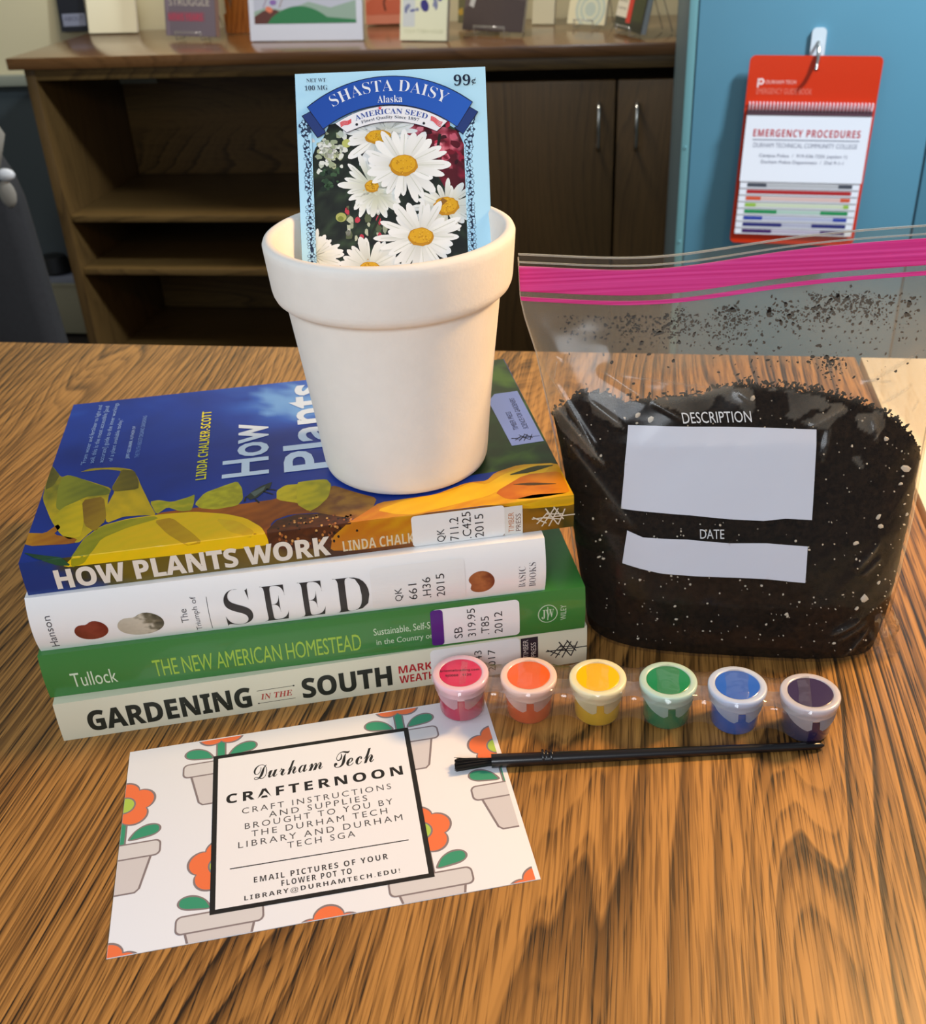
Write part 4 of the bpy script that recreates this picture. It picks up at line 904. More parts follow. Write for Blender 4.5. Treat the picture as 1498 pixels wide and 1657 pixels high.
P_.text(serif('99'), a[0], a[1], b[0], c[1], (14, 30, 60), 45)
a, b, c, d = [(75.3,-8.0),(77.1,-8.0),(75.4,-4.9),(77.3,-4.8)]
P_.text('\u00a2', a[0], a[1], b[0], c[1], (14, 30, 60), 45)
P_.done('price_lettering', PKM, pk)

# ------------------------------------------------------------------ zip bag of potting soil
def ip(z, t): return float(np.interp(z, t[0], t[1]))
LZ = ([0, 22, 53, 88, 136, 152, 161, 179], [57, 53.8, 49.8, 44.7, 35.5, 31, 29.3, 28.8])
RZ = ([0, 21, 63, 108, 154, 177], [190.5, 195.7, 202.6, 208.2, 205.4, 204.3])
TZ = ([0, 8, 30, 60, 100, 120, 140, 155, 165, 179], [22, 26, 28, 27, 21, 15, 7, 1.5, .8, .8])
def bag_pt(f, z, side, inset=0.):
    """f 0..1 across, z up, side -1 front +1 back; straight-ahead millimetres"""
    L, R, T = ip(z, LZ) + inset, ip(z, RZ) - inset, max(.2, ip(z, TZ) - inset)
    x = L + (R - L) * f; u = 2 * f - 1
    yc = 405 + .2 * z - .17 * (x - 120) * (1 - z / 179)
    y = yc + side * T * max(0., 1 - u ** 4) ** .5
    k = min(1, max(0, (z - 110) / 50)); zz = z + k * (-6.5 * math.exp(-((f - .32) / .3) ** 2) + 1.5 * f)
    return Vector((x, y, zz))
bag = thing('zip_bag', 'clear zip bag with pink seal, filled with dark soil, right of the books', 'bag', C(120, 405, 0), YAW)
B0 = Vector((120, 405, 0))
def crease(f, z, side):
    """soft folds in the loose film, sharper near the corners and the empty top"""
    w = .25 + .75 * min(1, max(0, (z - 100) / 40)) + 1.5 * math.exp(-((f - 1) / .16) ** 2 - (z / 30) ** 2) + .5 * math.exp(-((1 - f) / .2) ** 2)
    e = (1 - (2 * f - 1) ** 8) * min(1, z / 6) * (1 - min(1, max(0, (z - 148) / 8)))
    n1 = noise.noise(Vector((f * 5 + z * .02, z * .02 - f * 2, side * 3.1))); n2 = abs(noise.noise(Vector((f * 9 - z * .05, z * .03, side * 7.7 + 2))))
    return w * e * (2.4 * n1 - 2.2 * n2 + .4)
SHEEN_PATCH = [[(0.255,120.3),(0.359,121.0),(0.414,121.8),(0.458,124.2),(0.517,122.5),(0.527,120.4),(0.506,111.1),(0.470,116.5),(0.440,120.7),(0.407,114.6),(0.349,111.7),(0.311,114.9)],  # reflections of the room on loose film, painted in as haze
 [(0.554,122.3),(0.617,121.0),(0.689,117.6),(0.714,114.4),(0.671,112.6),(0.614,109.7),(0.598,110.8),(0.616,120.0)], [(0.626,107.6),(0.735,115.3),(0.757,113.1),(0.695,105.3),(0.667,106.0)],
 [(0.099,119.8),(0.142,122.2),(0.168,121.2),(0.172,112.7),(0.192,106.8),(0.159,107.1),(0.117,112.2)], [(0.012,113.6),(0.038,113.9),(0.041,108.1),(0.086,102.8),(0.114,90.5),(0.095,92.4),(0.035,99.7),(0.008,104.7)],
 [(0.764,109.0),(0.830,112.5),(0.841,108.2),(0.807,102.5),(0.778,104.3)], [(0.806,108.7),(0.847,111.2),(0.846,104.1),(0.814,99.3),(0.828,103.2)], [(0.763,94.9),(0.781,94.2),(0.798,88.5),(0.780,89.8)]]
def inside(x, y, P):
    c = False
    for i in range(len(P)):
        (a, b), (d, e) = P[i - 1], P[i]
        if (b > y) != (e > y) and x < (d - a) * (y - b) / (e - b) + a: c = not c
    return c
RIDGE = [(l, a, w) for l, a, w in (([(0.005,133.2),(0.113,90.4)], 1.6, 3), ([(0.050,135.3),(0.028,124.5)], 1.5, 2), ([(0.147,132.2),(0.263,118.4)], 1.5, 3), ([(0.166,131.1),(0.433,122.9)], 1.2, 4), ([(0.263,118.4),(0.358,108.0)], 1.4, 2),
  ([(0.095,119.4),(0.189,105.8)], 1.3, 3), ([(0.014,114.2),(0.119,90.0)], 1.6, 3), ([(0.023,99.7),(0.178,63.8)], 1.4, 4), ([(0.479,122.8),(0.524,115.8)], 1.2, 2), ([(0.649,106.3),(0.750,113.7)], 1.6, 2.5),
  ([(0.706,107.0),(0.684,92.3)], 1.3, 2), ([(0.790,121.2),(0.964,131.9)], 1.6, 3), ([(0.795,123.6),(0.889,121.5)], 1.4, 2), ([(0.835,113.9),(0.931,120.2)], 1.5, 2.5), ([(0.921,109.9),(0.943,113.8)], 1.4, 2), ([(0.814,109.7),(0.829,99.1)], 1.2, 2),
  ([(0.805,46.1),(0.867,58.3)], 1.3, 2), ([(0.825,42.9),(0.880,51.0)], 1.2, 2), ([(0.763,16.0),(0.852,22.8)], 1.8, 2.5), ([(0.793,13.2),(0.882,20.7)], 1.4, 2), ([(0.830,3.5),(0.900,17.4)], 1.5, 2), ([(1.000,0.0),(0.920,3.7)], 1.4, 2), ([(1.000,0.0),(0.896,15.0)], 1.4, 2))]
def crest_highlight(f, z): return ridges(f, z, .28)
def ridges(f, z, wf=1.):
    s = 0; X = f * 150
    for ((f0, z0), (f1, z1)), a, w in RIDGE:
        w *= wf
        ax_, dx, dz = f0 * 150, (f1 - f0) * 150, z1 - z0; L2 = dx * dx + dz * dz; t = ((X - ax_) * dx + (z - z0) * dz) / L2
        if not -.1 < t < 1.1: continue
        d = abs((X - ax_ - t * dx) * dz - (z - z0 - t * dz) * dx) / math.sqrt(L2)
        if d < w * 2: s += a * math.exp(-(d / w * 1.6) ** 1.4) * (1 - (2 * min(1, max(0, t)) - 1) ** 4)
    return s
def bag_film(side, nf=240, nz=210):
    bm = bmesh.new(); lay = bm.verts.layers.float_color.new('haze'); g = []
    for j in range(nz + 1):
        z = 179.5 * j / nz; row = []
        for i in range(nf + 1):
            f = .5 - .5 * math.cos(math.pi * i / nf); p = bag_pt(f, z, side); p.y += side * crease(f, z, side) * .55 + (-.75 * ridges(f, z) if side < 0 else 0)
            if z < 2: p.z = max(p.z, .15)
            v = bm.verts.new(p - B0)
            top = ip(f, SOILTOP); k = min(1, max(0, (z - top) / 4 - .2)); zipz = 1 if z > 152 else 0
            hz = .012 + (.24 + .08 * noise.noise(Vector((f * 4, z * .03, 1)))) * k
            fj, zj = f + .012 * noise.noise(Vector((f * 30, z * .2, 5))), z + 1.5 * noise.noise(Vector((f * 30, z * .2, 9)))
            pt = 1.0 if side < 0 and k < .9 and any(inside(fj, zj, q) for q in SHEEN_PATCH) else 0.
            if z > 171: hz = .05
            if side < 0: hz += .15 * max(0, crest_highlight(f, z))  # crease highlights painted as whitish haze along the ridges
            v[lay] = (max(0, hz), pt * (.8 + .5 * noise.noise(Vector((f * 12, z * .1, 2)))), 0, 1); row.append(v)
        g.append(row)
    for a, b in zip(g, g[1:]):
        for i in range(nf): bm.faces.new((a[i], a[i + 1], b[i + 1], b[i]) if side < 0 else (a[i + 1], a[i], b[i], b[i + 1]))
    return bm
SOILTOP = ([0, .05, .1, .16, .2, .3, .4, .5, .6, .7, .8, .86, .9, .95, 1], [104, 113, 118, 117, 114, 115.5, 117, 121, 119, 116.5, 112, 107, 103, 95, 84])
M_film = film('clear_bag_film', haze_col=(196, 190, 176), gloss=.02, rough=.15, bump=.22, bscale=30, attr='haze', sheen_amt=.30, tint=(.97, .94, .89))
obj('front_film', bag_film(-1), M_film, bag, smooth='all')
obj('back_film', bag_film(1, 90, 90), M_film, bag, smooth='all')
bm = bmesh.new(); n = 60; fr = [bm.verts.new(bag_pt(i / n, 0, -1) - B0 + Vector((0, 0, .15))) for i in range(n + 1)]; bk = [bm.verts.new(bag_pt(i / n, 0, 1) - B0 + Vector((0, 0, .15))) for i in range(n + 1)]
for i in range(n): bm.faces.new((fr[i], bk[i], bk[i + 1], fr[i + 1]))
bmesh.ops.remove_doubles(bm, verts=bm.verts, dist=.01)
obj('bottom_gusset', bm, film('base_film', haze=.05, bump=0), bag)
def band(name, z0, z1, m, off, rib=0, nz=8, parent=bag, f0=0., f1=1., th=.8, label=None):
    bm = bmesh.new(); g = []; n = 120
    ring = []
    for i in range(n + 1):
        f = f0 + (f1 - f0) * i / n; col = []
        for j in range(nz + 1):
            z = z0 + (z1 - z0) * j / nz; p = bag_pt(f, z, -1) - B0; p.y -= off + (rib * abs(math.sin(j * math.pi / 2)) if rib else 0); col.append(p)
        for j in range(nz, -1, -1):
            z = z0 + (z1 - z0) * j / nz; p = bag_pt(f, z, -1) - B0; p.y -= off - th; col.append(p)
        ring.append([bm.verts.new(p) for p in col])
    K = len(ring[0])
    for a, b in zip(ring, ring[1:]):
        for j in range(K): bm.faces.new((a[j], a[(j + 1) % K], b[(j + 1) % K], b[j]))
    bm.faces.new(ring[0]); bm.faces.new(list(reversed(ring[-1])))
    bmesh.ops.recalc_face_normals(bm, faces=bm.faces)
    return obj(name, bm, m, parent, smooth=50, label=label)
def pinkmat():
    m, n, L, b = nt('pink_zip_plastic'); b.inputs['Roughness'].default_value = .3
    tc = n.new('ShaderNodeTexCoord'); mp = n.new('ShaderNodeMapping'); mp.inputs['Scale'].default_value = (3, 3, 900); L.new(tc.outputs['Object'], mp.inputs[0])
    nz = n.new('ShaderNodeTexNoise'); nz.inputs['Scale'].default_value = 1; L.new(mp.outputs[0], nz.inputs['Vector'])
    cr = n.new('ShaderNodeValToRGB'); cr.color_ramp.elements[0].position = .3; cr.color_ramp.elements[0].color = (*lin((206, 30, 122)), 1); cr.color_ramp.elements[1].position = .75; cr.color_ramp.elements[1].color = (*lin((236, 78, 164)), 1)
    L.new(nz.outputs['Fac'], cr.inputs[0]); L.new(cr.outputs[0], b.inputs['Base Color']); b.inputs['Coat Weight'].default_value = .3; return m
M_pink = pinkmat()
band('pink_seal', 163.6, 174.2, M_pink, .5, rib=.25, nz=10, label='broad pink zip seal')
band('pink_line', 159.6, 161.2, M_pink, .6, label='narrow pink ridge under the seal')
M_lip = film('bag_lip', haze=.35, gloss=.15, bump=0, haze_col=(225, 225, 220))
band('lip_ridge', 175.6, 176.2, M_lip, .5); band('lip_ridge', 178.8, 179.5, M_lip, .4)
# side weld
for f in (0., 1.):
    bm = bmesh.new(); tube(bm, [bag_pt(f, 2 + z * 1.76, -1) - B0 for z in range(101)], .35, 6); obj('side_weld', bm, M_lip, bag, smooth='all')
# crumpled corner at the bottom right
rc = random.Random(8)
bm = bmesh.new(); g = []
for i in range(25):
    t = i / 24; row = []
    for j in range(29):
        a = -2.1 + 3.0 * j / 28; R_ = 13 * (1 - .25 * t) + 1.8 * math.sin(a * 5 + t * 7) + 1.2 * noise.noise(Vector((a * 2, t * 5, 0)))
        row.append(bm.verts.new((Vector((190 - 4 * t + R_ * .72 * math.cos(a), 392 - 3 * t + R_ * math.sin(a), max(.3, 1 + 22 * t + 1.5 * noise.noise(Vector((t * 6, a * 3, 4)))))) - B0)))
    g.append(row)
for a, b in zip(g, g[1:]):
    for j in range(28): bm.faces.new((a[j], a[j + 1], b[j + 1], b[j]))
obj('crumpled_corner', bm, film('corner_film', haze=.10, gloss=.10, rough=.06, bump=.8, bscale=90, haze_col=(180, 150, 110)), bag, smooth='all')
# printed write-on panels
def fmap(f, z, e):
    p = bag_pt(f, z, -1); p.y += -crease(f, z, -1) * .55 - e; return p - B0
M_panel = mat('write_on_panel', (190, 194, 204), .42, spec=.5, bump=.2, bump_scale=60)
def ink_panel(name, pts, lab):
    P_ = Print(fmap, cuts_u=[.01 * k for k in range(100)], cuts_v=[2.5 * k for k in range(70)], base=.6); P_.poly(pts, (206, 210, 222), 0)
    return P_.done(name, ink('panel_ink_' + name, .42, .15, bump=.25), bag, label=lab, smooth='all')
ink_panel('description_panel', [(0.194,108.3),(0.263,108.2),(0.357,107.7),(0.451,107.3),(0.560,106.7),(0.669,105.7),(0.666,89.5),(0.664,69.2),(0.592,69.8),(0.533,68.8),(0.440,69.5),(0.339,71.0),(0.239,71.8),(0.146,72.2),(0.170,92.0)], 'large white write-on panel')
ink_panel('date_panel', [(0.156,62.8),(0.198,60.5),(0.319,60.6),(0.440,59.2),(0.543,59.4),(0.657,58.1),(0.659,50.1),(0.661,41.7),(0.550,43.1),(0.442,43.5),(0.334,43.7),(0.245,44.1),(0.192,45.2),(0.133,46.7),(0.144,54.8)], 'narrow white write-on panel')
P_ = Print(fmap, cuts_u=[.02 * k for k in range(50)], base=.7)
a, b, c, d = [(0.334,109.0),(0.508,107.9),(0.339,113.6),(0.513,112.3)]
P_.text('DESCRIPTION', a[0], a[1], b[0], c[1], (216, 218, 220), 0)
a, b, c, d = [(0.357,61.2),(0.424,60.8),(0.358,65.2),(0.424,65.1)]
P_.text('DATE', a[0], a[1], b[0], c[1], (206, 208, 210), 0)
P_.done('lettering', M_inkmatte, bag)

# soil
def soilmat():
    m, n, L, b = nt('potting_soil'); b.inputs['Roughness'].default_value = .95; b.inputs['Specular IOR Level'].default_value = .15
    tc = n.new('ShaderNodeTexCoord')
    nz = n.new('ShaderNodeTexNoise'); nz.inputs['Scale'].default_value = 420; nz.inputs['Detail'].default_value = 6; nz.inputs['Roughness'].default_value = .7; L.new(tc.outputs['Object'], nz.inputs['Vector'])
    cr = n.new('ShaderNodeValToRGB'); e = cr.color_ramp.elements; e[0].position = .35; e[0].color = (*lin((14, 10, 8)), 1); e[1].position = .80; e[1].color = (*lin((50, 38, 29)), 1)
    L.new(nz.outputs['Fac'], cr.inputs[0])
    v = n.new('ShaderNodeTexVoronoi'); v.inputs['Scale'].default_value = 330; L.new(tc.outputs['Object'], v.inputs['Vector'])
    mr = n.new('ShaderNodeMapRange'); mr.inputs[1].default_value = .10; mr.inputs[2].default_value = .13; mr.inputs[3].default_value = 1; mr.inputs[4].default_value = 0; L.new(v.outputs['Distance'], mr.inputs[0])
    sp = n.new('ShaderNodeSeparateColor'); L.new(v.outputs['Color'], sp.inputs[0])
    g = n.new('ShaderNodeMath'); g.operation = 'GREATER_THAN'; g.inputs[1].default_value = .78; L.new(sp.outputs[0], g.inputs[0])
    k = n.new('ShaderNodeMath'); k.operation = 'MULTIPLY'; L.new(mr.outputs[0], k.inputs[0]); L.new(g.outputs[0], k.inputs[1])
    mx = n.new('ShaderNodeMix'); mx.data_type = 'RGBA'; L.new(k.outputs[0], mx.inputs[0]); L.new(cr.outputs[0], mx.inputs[6]); mx.inputs[7].default_value = (*lin((150, 144, 134)), 1)
    L.new(mx.outputs[2], b.inputs['Base Color'])
    bp = n.new('ShaderNodeBump'); bp.inputs['Strength'].default_value = 1; bp.inputs['Distance'].default_value = .0012; L.new(nz.outputs['Fac'], bp.inputs['Height']); L.new(bp.outputs[0], b.inputs['Normal'])
    return m
M_soil = soilmat()
M_crumb = mat('soil_crumb', (34, 27, 23), .95, spec=.1, noise_amt=.5, noise_scale=600)
soil = thing('potting_soil', 'dark potting soil with white flecks inside the clear bag', 'soil', C(120, 405, 0), YAW)
bm = bmesh.new(); nf, nz = 240, 110; rings = []
for j in range(nz + 1):
    t = j / nz; row = []
    for k in range(2 * nf):
        side = -1 if k < nf else 1; f = (.5 - .5 * math.cos(math.pi * k / nf)) if k < nf else (.5 + .5 * math.cos(math.pi * (k - nf) / nf))
        top = ip(f, SOILTOP) + 1.6 * noise.noise(Vector((f * 60, side, 3))) + .9 * noise.noise(Vector((f * 170, side, 8))) + 1.0 - (15 * math.sin(math.pi * f) ** .5 if side > 0 else 0)
        z = .6 + (top - .6) * t; p = bag_pt(f, z, side, 1.4) - B0
        d = .5 * noise.noise(p * .35) + .35 * noise.noise(p * .9)
        p.y += side * (crease(f, z, side) * .5 - .35) + d * side * .7; p.x += d * .4; p.z = max(.4, p.z)
        row.append(bm.verts.new(p))
    rings.append(row)
N2 = 2 * nf
for a, b in zip(rings, rings[1:]):
    for k in range(N2): bm.faces.new((a[k], a[(k + 1) % N2], b[(k + 1) % N2], b[k]))
prev = rings[-1]
cen = Vector((0, 0, 0))
for s in (.75, .5, .25):
    row = []
    for k in range(N2):
        p = rings[-1][k].co; q = rings[-1][(N2 - k) % N2].co; mid = (p + q) / 2
        nn = mid + (p - mid) * s; nn.z += 1.0 * (1 - s) + 1.5 * noise.noise(nn * .25) + .8 * noise.noise(nn * .7); row.append(bm.verts.new(nn))
    for k in range(N2): bm.faces.new((prev[k], prev[(k + 1) % N2], row[(k + 1) % N2], row[k]))
    prev = row
for k in range(nf):
    try: bm.faces.new((prev[k], prev[(k + 1) % N2], prev[(N2 - k - 1) % N2], prev[(N2 - k) % N2]))
    except ValueError: pass
bm.faces.new(list(reversed(rings[0])))
obj('soil_mass', bm, M_soil, soil, smooth='all', kind='stuff')
def lumps(name, spots, m, seed, parent, kind='stuff', sub=1, jag=.35, label=None):
    r = random.Random(seed); base = bmesh.new(); bmesh.ops.create_icosphere(base, subdivisions=sub, radius=1); bv = [v.co.copy() for v in base.verts]; bf = [[v.index for v in f.verts] for f in base.faces]; base.free()
    V, F = [], []
    for p, sx, sy, sz in spots:
        o = len(V); rot = Matrix.Rotation(r.uniform(0, 6.28), 3, 'Y')
        for v in bv:
            q = v * (1 + r.uniform(-jag, jag)); q = rot @ Vector((q.x * sx, 0, q.z * sz)); V.append(((p.x + q.x) * .001, (p.y + v.y * sy) * .001, (p.z + q.z) * .001))
        F += [[i + o for i in f] for f in bf]
    me = bpy.data.meshes.new(name); me.from_pydata(V, [], F); me.materials.append(m); o = bpy.data.objects.new(name, me); COL.objects.link(o); o.parent = parent; o['kind'] = kind
    if label: o['label'] = label
rs = random.Random(11); sp = []
for k in range(1500):
    f = rs.random(); z = ip(f, SOILTOP) + rs.gauss(.4, 1.5); p = bag_pt(f, z, -1, 1.6) - B0; p.y += rs.uniform(0, 6); s_ = rs.uniform(.3, 1.1); sp.append((p, s_ * rs.uniform(.8, 1.8), s_ * .6, s_ * .7))
lumps('soil_crumbs', sp, M_crumb, 1, soil)
sp = []
blobs = [(rs.uniform(.2, .95), rs.uniform(146, 154)) for _ in range(16)] + [(.62, 150), (.66, 148), (.74, 152), (.78, 150), (.83, 150), (.86, 149), (.72, 132), (.73, 130), (.73, 128), (.49, 144), (.5, 151)]
while len(sp) < 1500:
    if rs.random() < .55:
        bf_ = rs.choice(blobs); f = rs.gauss(bf_[0], .018); z = rs.gauss(bf_[1], 2.4)
    else:
        f = rs.uniform(.08, .97); z = 154 - abs(rs.gauss(0, 13)) * (.5 + f * .6)
    if not (0.03 < f < .985 and 118 < z < 158): continue
    p = bag_pt(f, z, -1) - B0; p.y += -crease(f, z, -1) * .55 + .5; s_ = min(1.6, abs(rs.gauss(0, .36)) + .13); sp.append((p, s_ * rs.uniform(.8, 1.6), .25, s_ * rs.uniform(.6, 1)))
lumps('clinging_specks', sp, M_crumb, 2, soil, sub=1, jag=.45)
sp = []
for k in range(260):
    f = rs.uniform(.03, .97); z = rs.uniform(6, min(112, ip(f, SOILTOP) - 4)); p = bag_pt(f, z, -1, 1.2) - B0; p.y -= crease(f, z, -1) * .5; s_ = min(1.5, abs(rs.gauss(0, .28)) + .16); sp.append((p, s_, .5, s_ * rs.uniform(.6, 1)))
for f, z, s_ in ((.93, 86, 2.2), (.92, 80, 1.0), (.86, 68, 1.6), (.87, 64, 1.5), (.80, 58, 1.6), (.86, 32, 2.4), (.84, 28, 1.2), (.9, 38, 1.0), (.52, 118, 1.4), (.22, 112, 1.5), (.25, 110, 1.8), (.86, 100, 1.3)):
    p = bag_pt(f, z, -1, 1.2) - B0; p.y -= crease(f, z, -1) * .5 + .1; sp.append((p, s_, .6, s_ * .75))
lumps('perlite_bits', sp, mat('perlite', (214, 208, 196), .8), 3, soil, sub=1, jag=.3, label='white perlite bits')

# ------------------------------------------------------------------ paint strip
LIDS = [(-4.6, 357.8), (24.6, 354.7), (53.9, 351.2), (83.2, 346.9), (111.2, 341.6), (139.7, 334.7)]
PC = [('red', (206, 44, 84)), ('orange', (240, 98, 36)), ('yellow', (250, 196, 14)), ('green', (18, 132, 76)), ('blue', (38, 98, 196)), ('violet', (56, 46, 84))]
O0 = Vector((68, 348, 0))
ps = thing('paint_strip', 'strip of six small lidded paint pots from red to violet', 'paint set', C(68, 348, 0), YAW)
M_lid = bpy.data.materials.new('translucent_lid'); M_lid.use_nodes = True
def lidmat(name, tint):
    m, n, L, b = nt(name); b.inputs['Base Color'].default_value = (*lin(tint), 1); b.inputs['Roughness'].default_value = .28; b.inputs['Subsurface Weight'].default_value = .6
    b.inputs['Subsurface Radius'].default_value = (.004, .003, .003); b.inputs['Subsurface Scale'].default_value = 1; b.inputs['Coat Weight'].default_value = .5; return m
zs = [.3, .3, 0.05, .05, .05, .05]
for i, ((x, y), (cn, cc)) in enumerate(zip(LIDS, PC)):
    c = Vector((x, y, .75 if i == 0 else .15)) - O0; T_ = Matrix.Translation(c)
    bm = bmesh.new(); lathe(bm, [(0, 0), (8.6, 0), (9.4, .5), (9.8, 1.6), (10.1, 8), (10.3, 15.2), (0, 15.2)], 48, T_)
    body = obj('paint_pot', bm, mat(cn + '_paint', tuple(int(v * .86) for v in cc), .25, coat=.6), ps, smooth=50, label=cn + ' paint pot')
    mixc = tuple(int(.76 * 240 + .24 * v) for v in cc)
    LM = lidmat(cn + '_lid_plastic', mixc)
    bm = bmesh.new(); lathe(bm, [(10.3, 13.4), (11.2, 13.2), (11.5, 13.8), (11.5, 16.2), (12.0, 16.6), (12.2, 19.2), (12.0, 19.8), (11.6, 20.05), (9.9, 20.05), (9.3, 19.9), (9.1, 19.6)], 56, T_); lid = obj('lid', bm, LM, body, smooth='all')
    bm = bmesh.new(); lathe(bm, [(0, 19.85), (8.9, 19.85), (9.5, 19.6), (9.9, 18.4), (0, 18.4)], 48, T_); obj('lid_window', bm, mat(cn + '_lid_centre', cc, .3, coat=.5), body, smooth=40, label=cn + ' lid centre')
    # two pull tabs at the front
    bm = bmesh.new()
    for s in (-1, 1):
        a0, a1 = (-math.pi / 2 - .16, -math.pi / 2 - 1.15) if s < 0 else (-math.pi / 2 + .10, -math.pi / 2 + 1.0)
        top, low = [], []
        for k in range(9):
            t = k / 8; a = a0 + (a1 - a0) * t; drop = 5.6 * (1 - t) ** .8 * (1 - .35 * max(0, .15 - t) / .15); R_ = 11.5 + .9 * (1 - t)
            top.append(bm.verts.new(c + Vector((11.5 * math.cos(a), 11.5 * math.sin(a), 14.2)))); low.append(bm.verts.new(c + Vector((R_ * math.cos(a), R_ * math.sin(a), 14.0 - drop))))
        for k in range(8): bm.faces.new((top[k], top[k + 1], low[k + 1], low[k]))
    bmesh.ops.solidify(bm, geom=bm.faces[:], thickness=.6); obj('pull_tab', bm, LM, body, smooth=60)
P_ = Print(lambda u, v, h: Vector((u, v, 20.62 + h)) + Vector((LIDS[0][0], LIDS[0][1], 0)) - O0, base=.02)
P_.text(bold('orientaltrading.com'), -8.8, .4, 8.2, 2.4, (50, 20, 30), 0); P_.text(bold('9J0060   1120'), -6.6, -2.8, 4.6, -.9, (60, 24, 34), 0); P_.done('lid_lettering', M_inkmatte, ps)
M_strap2 = film('strap_plastic', haze=.28, gloss=.06, rough=.15, bump=.3, bscale=60, haze_col=(214, 200, 190))
for i in range(5):
    a = Vector((*LIDS[i], 0)) - O0; b = Vector((*LIDS[i + 1], 0)) - O0; d = (b - a); Ln = d.length; d.normalize(); q = Vector((-d.y, d.x, 0)); bm = bmesh.new()
    rows = []
    for k in range(11):
        t = k / 10; s = 10.6 + (Ln - 21.2) * t; w = 3.6 + 1.0 * abs(2 * t - 1) ** 2
        rows.append([bm.verts.new(a + d * s + q * (w * e) + Vector((0, 0, z + .15))) for e, z in ((-1, 13.2), (1, 13.2), (1, 15.0), (-1, 15.0))])
    for r1_, r2_ in zip(rows, rows[1:]):
        for k in range(4): bm.faces.new((r1_[k], r1_[(k + 1) % 4], r2_[(k + 1) % 4], r2_[k]))
    bm.faces.new(rows[0]); bm.faces.new(list(reversed(rows[-1]))); obj('strap', bm, M_strap2, ps)
# shrink film round the strip
bm = bmesh.new(); cols = []
seg = []
for i in range(5):
    for k in range(12): seg.append((i, k / 12))
seg.append((4, 1.0))
for i, t in seg:
    a = Vector((*LIDS[i], 0)); b = Vector((*LIDS[i + 1], 0)); c = a.lerp(b, t) - O0; d = (b - a).normalized(); q = Vector((-d.y, d.x, 0)); s = math.sin(math.pi * t) ** 2
    wv = 12.3 - 3.6 * s; col = []
    nzv = noise.noise(Vector((i * 3 + t * 3, 0, 0))) * .5
    for e, z in ((1, 2 + 6 * s), (1.02, 12), (1.0, 19.6 - 1.5 * s), (.55, 20.6 - 3.2 * s), (0, 20.7 - 4.2 * s), (-.55, 20.6 - 3.2 * s), (-1.0, 19.6 - 2.5 * s), (-1.06, 14 - 2 * s), (-1.0, 8), (-.86, 1.2 + 3.4 * s)): col.append(bm.verts.new(c + q * (wv * e) + Vector((0, 0, z + nzv * .4 + .2))))
    cols.append(col)
for a, b in zip(cols, cols[1:]):
    for k in range(len(a) - 1): bm.faces.new((a[k], b[k], b[k + 1], a[k + 1]))
M_shrink = film('shrink_film', haze=.09, gloss=.05, rough=.10, bump=.35, bscale=110, haze_col=(220, 214, 206))
obj('shrink_film', bm, M_shrink, ps, smooth='all')

# ------------------------------------------------------------------ paint brush
A_, B_, F_, R_1, R_2, E_ = [Vector((*v, 0)) for v in [(-8.8,321.0),(4.7,321.5),(6.5,321.7),(27.7,322.4),(32.0,322.4),(143.7,322.3)]]
br = thing('paint_brush', 'thin black paint brush lying across the corner of the card', 'brush', C(A_.x, A_.y, .5), YAW)
M_bk = mat('black_handle', (16, 14, 15), .3, coat=.3)
def L_(v, z): return Vector((v.x - A_.x, v.y - A_.y, z - .5))
bm = bmesh.new(); n = 30; pts = []; rad = []
for k in range(n + 1):
    t = k / n if k < n - 1 else (.985 if k == n - 1 else 1); p = F_.lerp(E_, t); r = 2.9 - 1.3 * t ** 1.1
    if k == n: r = .5
    if k == n - 1: r = 1.6
    pts.append(L_(p, 3.0 - 1.2 * t)); rad.append(r)
tube(bm, pts, rad, 16); obj('handle', bm, M_bk, br, smooth=60)
for a, r in ((0, 3.3), (.35, 3.05), (.8, 3.3)):
    bm = bmesh.new(); p = R_1.lerp(R_2, a); d = (E_ - F_).normalized(); tube(bm, [L_(p - d * .5, 3.1), L_(p, 3.1), L_(p + d * .5, 3.1)], [r - .2, r, r - .2], 16); obj('collar_ring', bm, M_bk, br, smooth=60)
bm = bmesh.new(); rb = random.Random(6)
for k in range(260):
    a = rb.uniform(0, 6.28); r0_ = rb.uniform(0, 1.5); s0 = L_(F_, 2.7) + Vector((0, r0_ * math.cos(a), r0_ * math.sin(a)))
    s1_ = L_(A_.lerp(F_, rb.uniform(0, .08)), 2.4) + Vector((0, 1.9 * r0_ * math.cos(a) * 1.25, .95 * r0_ * math.sin(a)))
    tube(bm, [s0, s0.lerp(s1_, .5) + Vector((0, 0, .1)), s1_], [.2, .2, .08], 4, cap=False)
tube(bm, [L_(F_, 3.5), L_(F_.lerp(A_, .6), 4.2) + Vector((0, 1.2, 0)), L_(A_, 4.4) + Vector((0, 2.4, 0))], .12, 4, cap=False)
obj('bristles', bm, mat('black_bristle', (14, 12, 12), .6), br, kind='stuff')

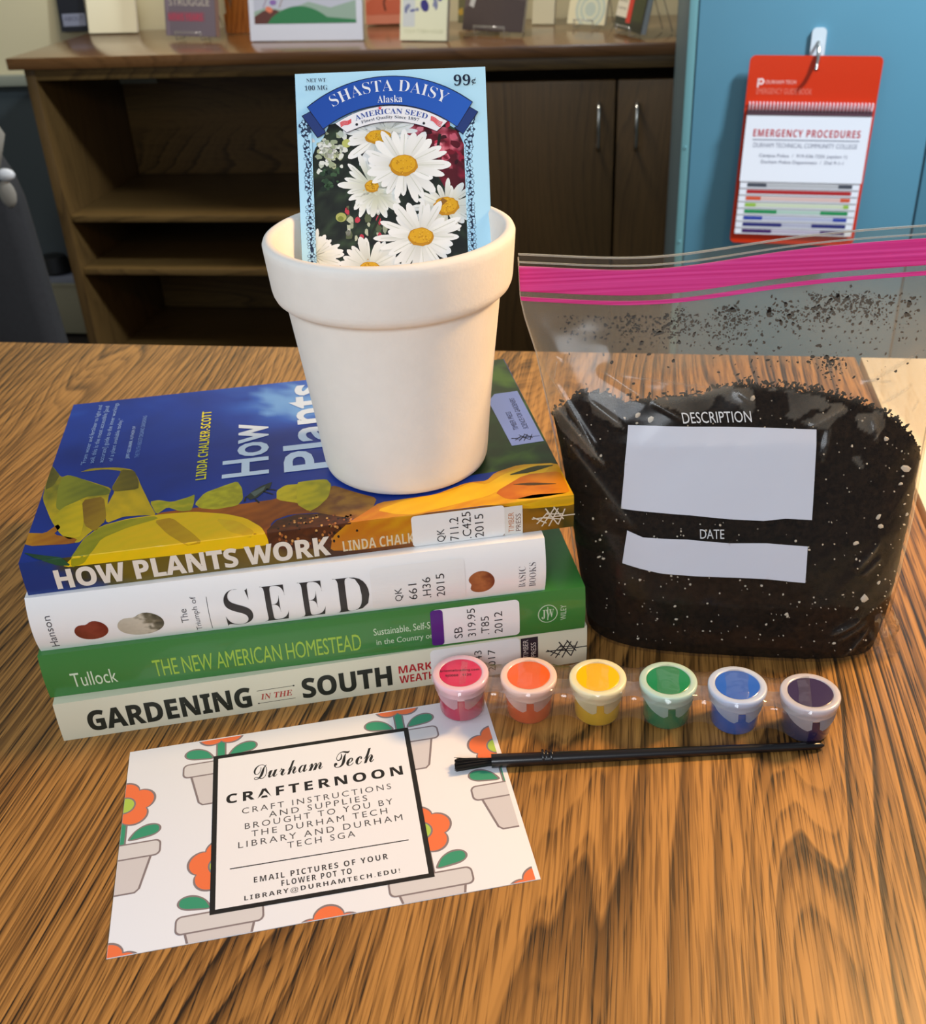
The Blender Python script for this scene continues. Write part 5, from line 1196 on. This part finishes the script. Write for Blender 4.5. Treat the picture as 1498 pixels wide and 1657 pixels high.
# ------------------------------------------------------------------ card
cd = thing('printed_card', 'white craft event card with orange flowers and a black framed text', 'card', C(-130.95, 238.6, .05), .16 + YAW)
box('card_stock', 0, 154.5, 0, 103.3, 0, .35, mat('card_white', (238, 239, 244), .5), cd, .05)
P_ = Print(lambda u, v, h: Vector((u, v, .35 + h)), clip=(.1, .1, 152.6, 102.6), step=.012, base=.02)
GO = (136, 124, 126); OC = (240, 120, 70); GC = (58, 152, 116); PG = (212, 208, 210)
def smooth(p):
    for _ in range(2): p = [q for i in range(len(p)) for q in ((p[i][0] * .75 + p[(i + 1) % len(p)][0] * .25, p[i][1] * .75 + p[(i + 1) % len(p)][1] * .25), (p[i][0] * .25 + p[(i + 1) % len(p)][0] * .75, p[i][1] * .25 + p[(i + 1) % len(p)][1] * .75))]
    return p
def motif(x, y):
    def fl(R): return [(x + R * (.76 + .24 * abs(math.cos(2.5 * t)) ** .8) * math.sin(t), y + 24.6 + R * (.76 + .24 * abs(math.cos(2.5 * t)) ** .8) * math.cos(t)) for t in [2 * math.pi * k / 80 for k in range(80)]]
    P_.rect(x - 2.2, y + 3, x + 2.2, y + 16, GO, 1); P_.rect(x - 1.5, y + 3, x + 1.5, y + 16, GC, 2)
    for s in (-1, 1):
        for e, col, l in ((.0, GO, 1), (.85, GC, 2)):
            P_.poly(smooth([(x + s * a, y + b) for a, b in ((2.4 + e, 5 + e * .6), (8, 5.4 + e), (13, 6.2 + e), (15.6 - e, 8.6), (15.2 - e, 11.2), (12.5, 12.9 - e), (9, 12.7 - e), (5.6, 10.6 - e * .8), (3.4 + e, 7.6 - e * .4))]), col, l)
    P_.poly(fl(12.8), GO, 3); P_.poly(fl(11.9), OC, 4); P_.ell(x, y + 24.6, 4.6, 4.6, GO, 5, n=24); P_.ell(x, y + 24.6, 3.9, 3.9, (176, 206, 84), 6, n=24)
    P_.poly([(x - 13, y - 2), (x + 13, y - 2), (x + 9.2, y - 19), (x + 7.4, y - 20.8), (x - 7.4, y - 20.8), (x - 9.2, y - 19)], GO, 3)
    P_.poly([(x - 12.1, y - 2), (x + 12.1, y - 2), (x + 8.4, y - 18.8), (x + 7.1, y - 20.1), (x - 7.1, y - 20.1), (x - 8.4, y - 18.8)], PG, 4)
    P_.rect(x - 15.8, y - 4.2, x + 15.8, y + 4.0, GO, 5, r=2.4); P_.rect(x - 15.1, y - 3.5, x + 15.1, y + 3.3, (216, 214, 216), 6, r=1.9)
for x, y in ((.2, 47.2), (38.6, 8.2), (38.6, 85.8), (77, -31.5), (115.1, 7.6), (115.1, 85.6), (153.6, 46.6), (153.6, -31), (0, -31), (77, 124.6), (0, 124.6)):
    motif(x, y)
    if P_.bm.verts: P_.nxt('flower_pot_print', M_inkmatte, cd)
FR = [(35.4, 92.2), (118.4, 90.8), (116.8, 9.4), (35, 10.4)]
P_.poly(FR, (26, 24, 24), 8); P_.poly([(37.4, 90.2), (116.3, 88.8), (114.8, 11.4), (37, 12.4)], (240, 241, 246), 9)
BK = (30, 28, 30); P_.nxt('text_frame', M_inkmatte, cd)
P_.text(script('Durham'), 52, 74.2, 80.4, 82.6, BK, 10); P_.text(script('Tech'), 85, 73.4, 101.8, 82.6, BK, 10)
P_.text(bold('CRAFTERNOON'), 40.8, 63.4, 112.6, 68.6, BK, 10, space=1.35, offset=.009)
GR = (70, 68, 72); P_.nxt('heading_lettering', M_inkmatte, cd)
for t, x0, x1, y in (('CRAFT INSTRUCTIONS', 47, 106.8, 56.6), ('AND SUPPLIES', 57.5, 96.6, 52.4), ('BROUGHT TO YOU BY', 48, 106.4, 48.3), ('THE DURHAM TECH', 50.5, 103.6, 43.9), ('LIBRARY AND DURHAM', 45.4, 109, 39.2), ('TECH SGA', 64, 90, 35.0)): P_.text(t, x0, y, x1, y + 3.1, GR, 10, space=1.35, offset=-.001)
P_.nxt('body_lettering', M_inkmatte, cd)
P_.line((42.2, 29.9), (109.8, 28.8), .5, (36, 34, 36), 10)
for t, x0, x1, y in (('EMAIL PICTURES OF YOUR', 51, 101, 21.4), ('FLOWER POT TO', 61, 87, 17.6), ('LIBRARY@DURHAMTECH.EDU!', 47.4, 104.6, 13.5)): P_.text(bold(t) if '@' not in t else bold(t), x0, y, x1, y + 2.7, (50, 48, 52), 10, space=1.3)
P_.done('email_lettering', M_inkmatte, cd)

bpy.data.objects.remove(_to)
bpy.context.view_layer.update()
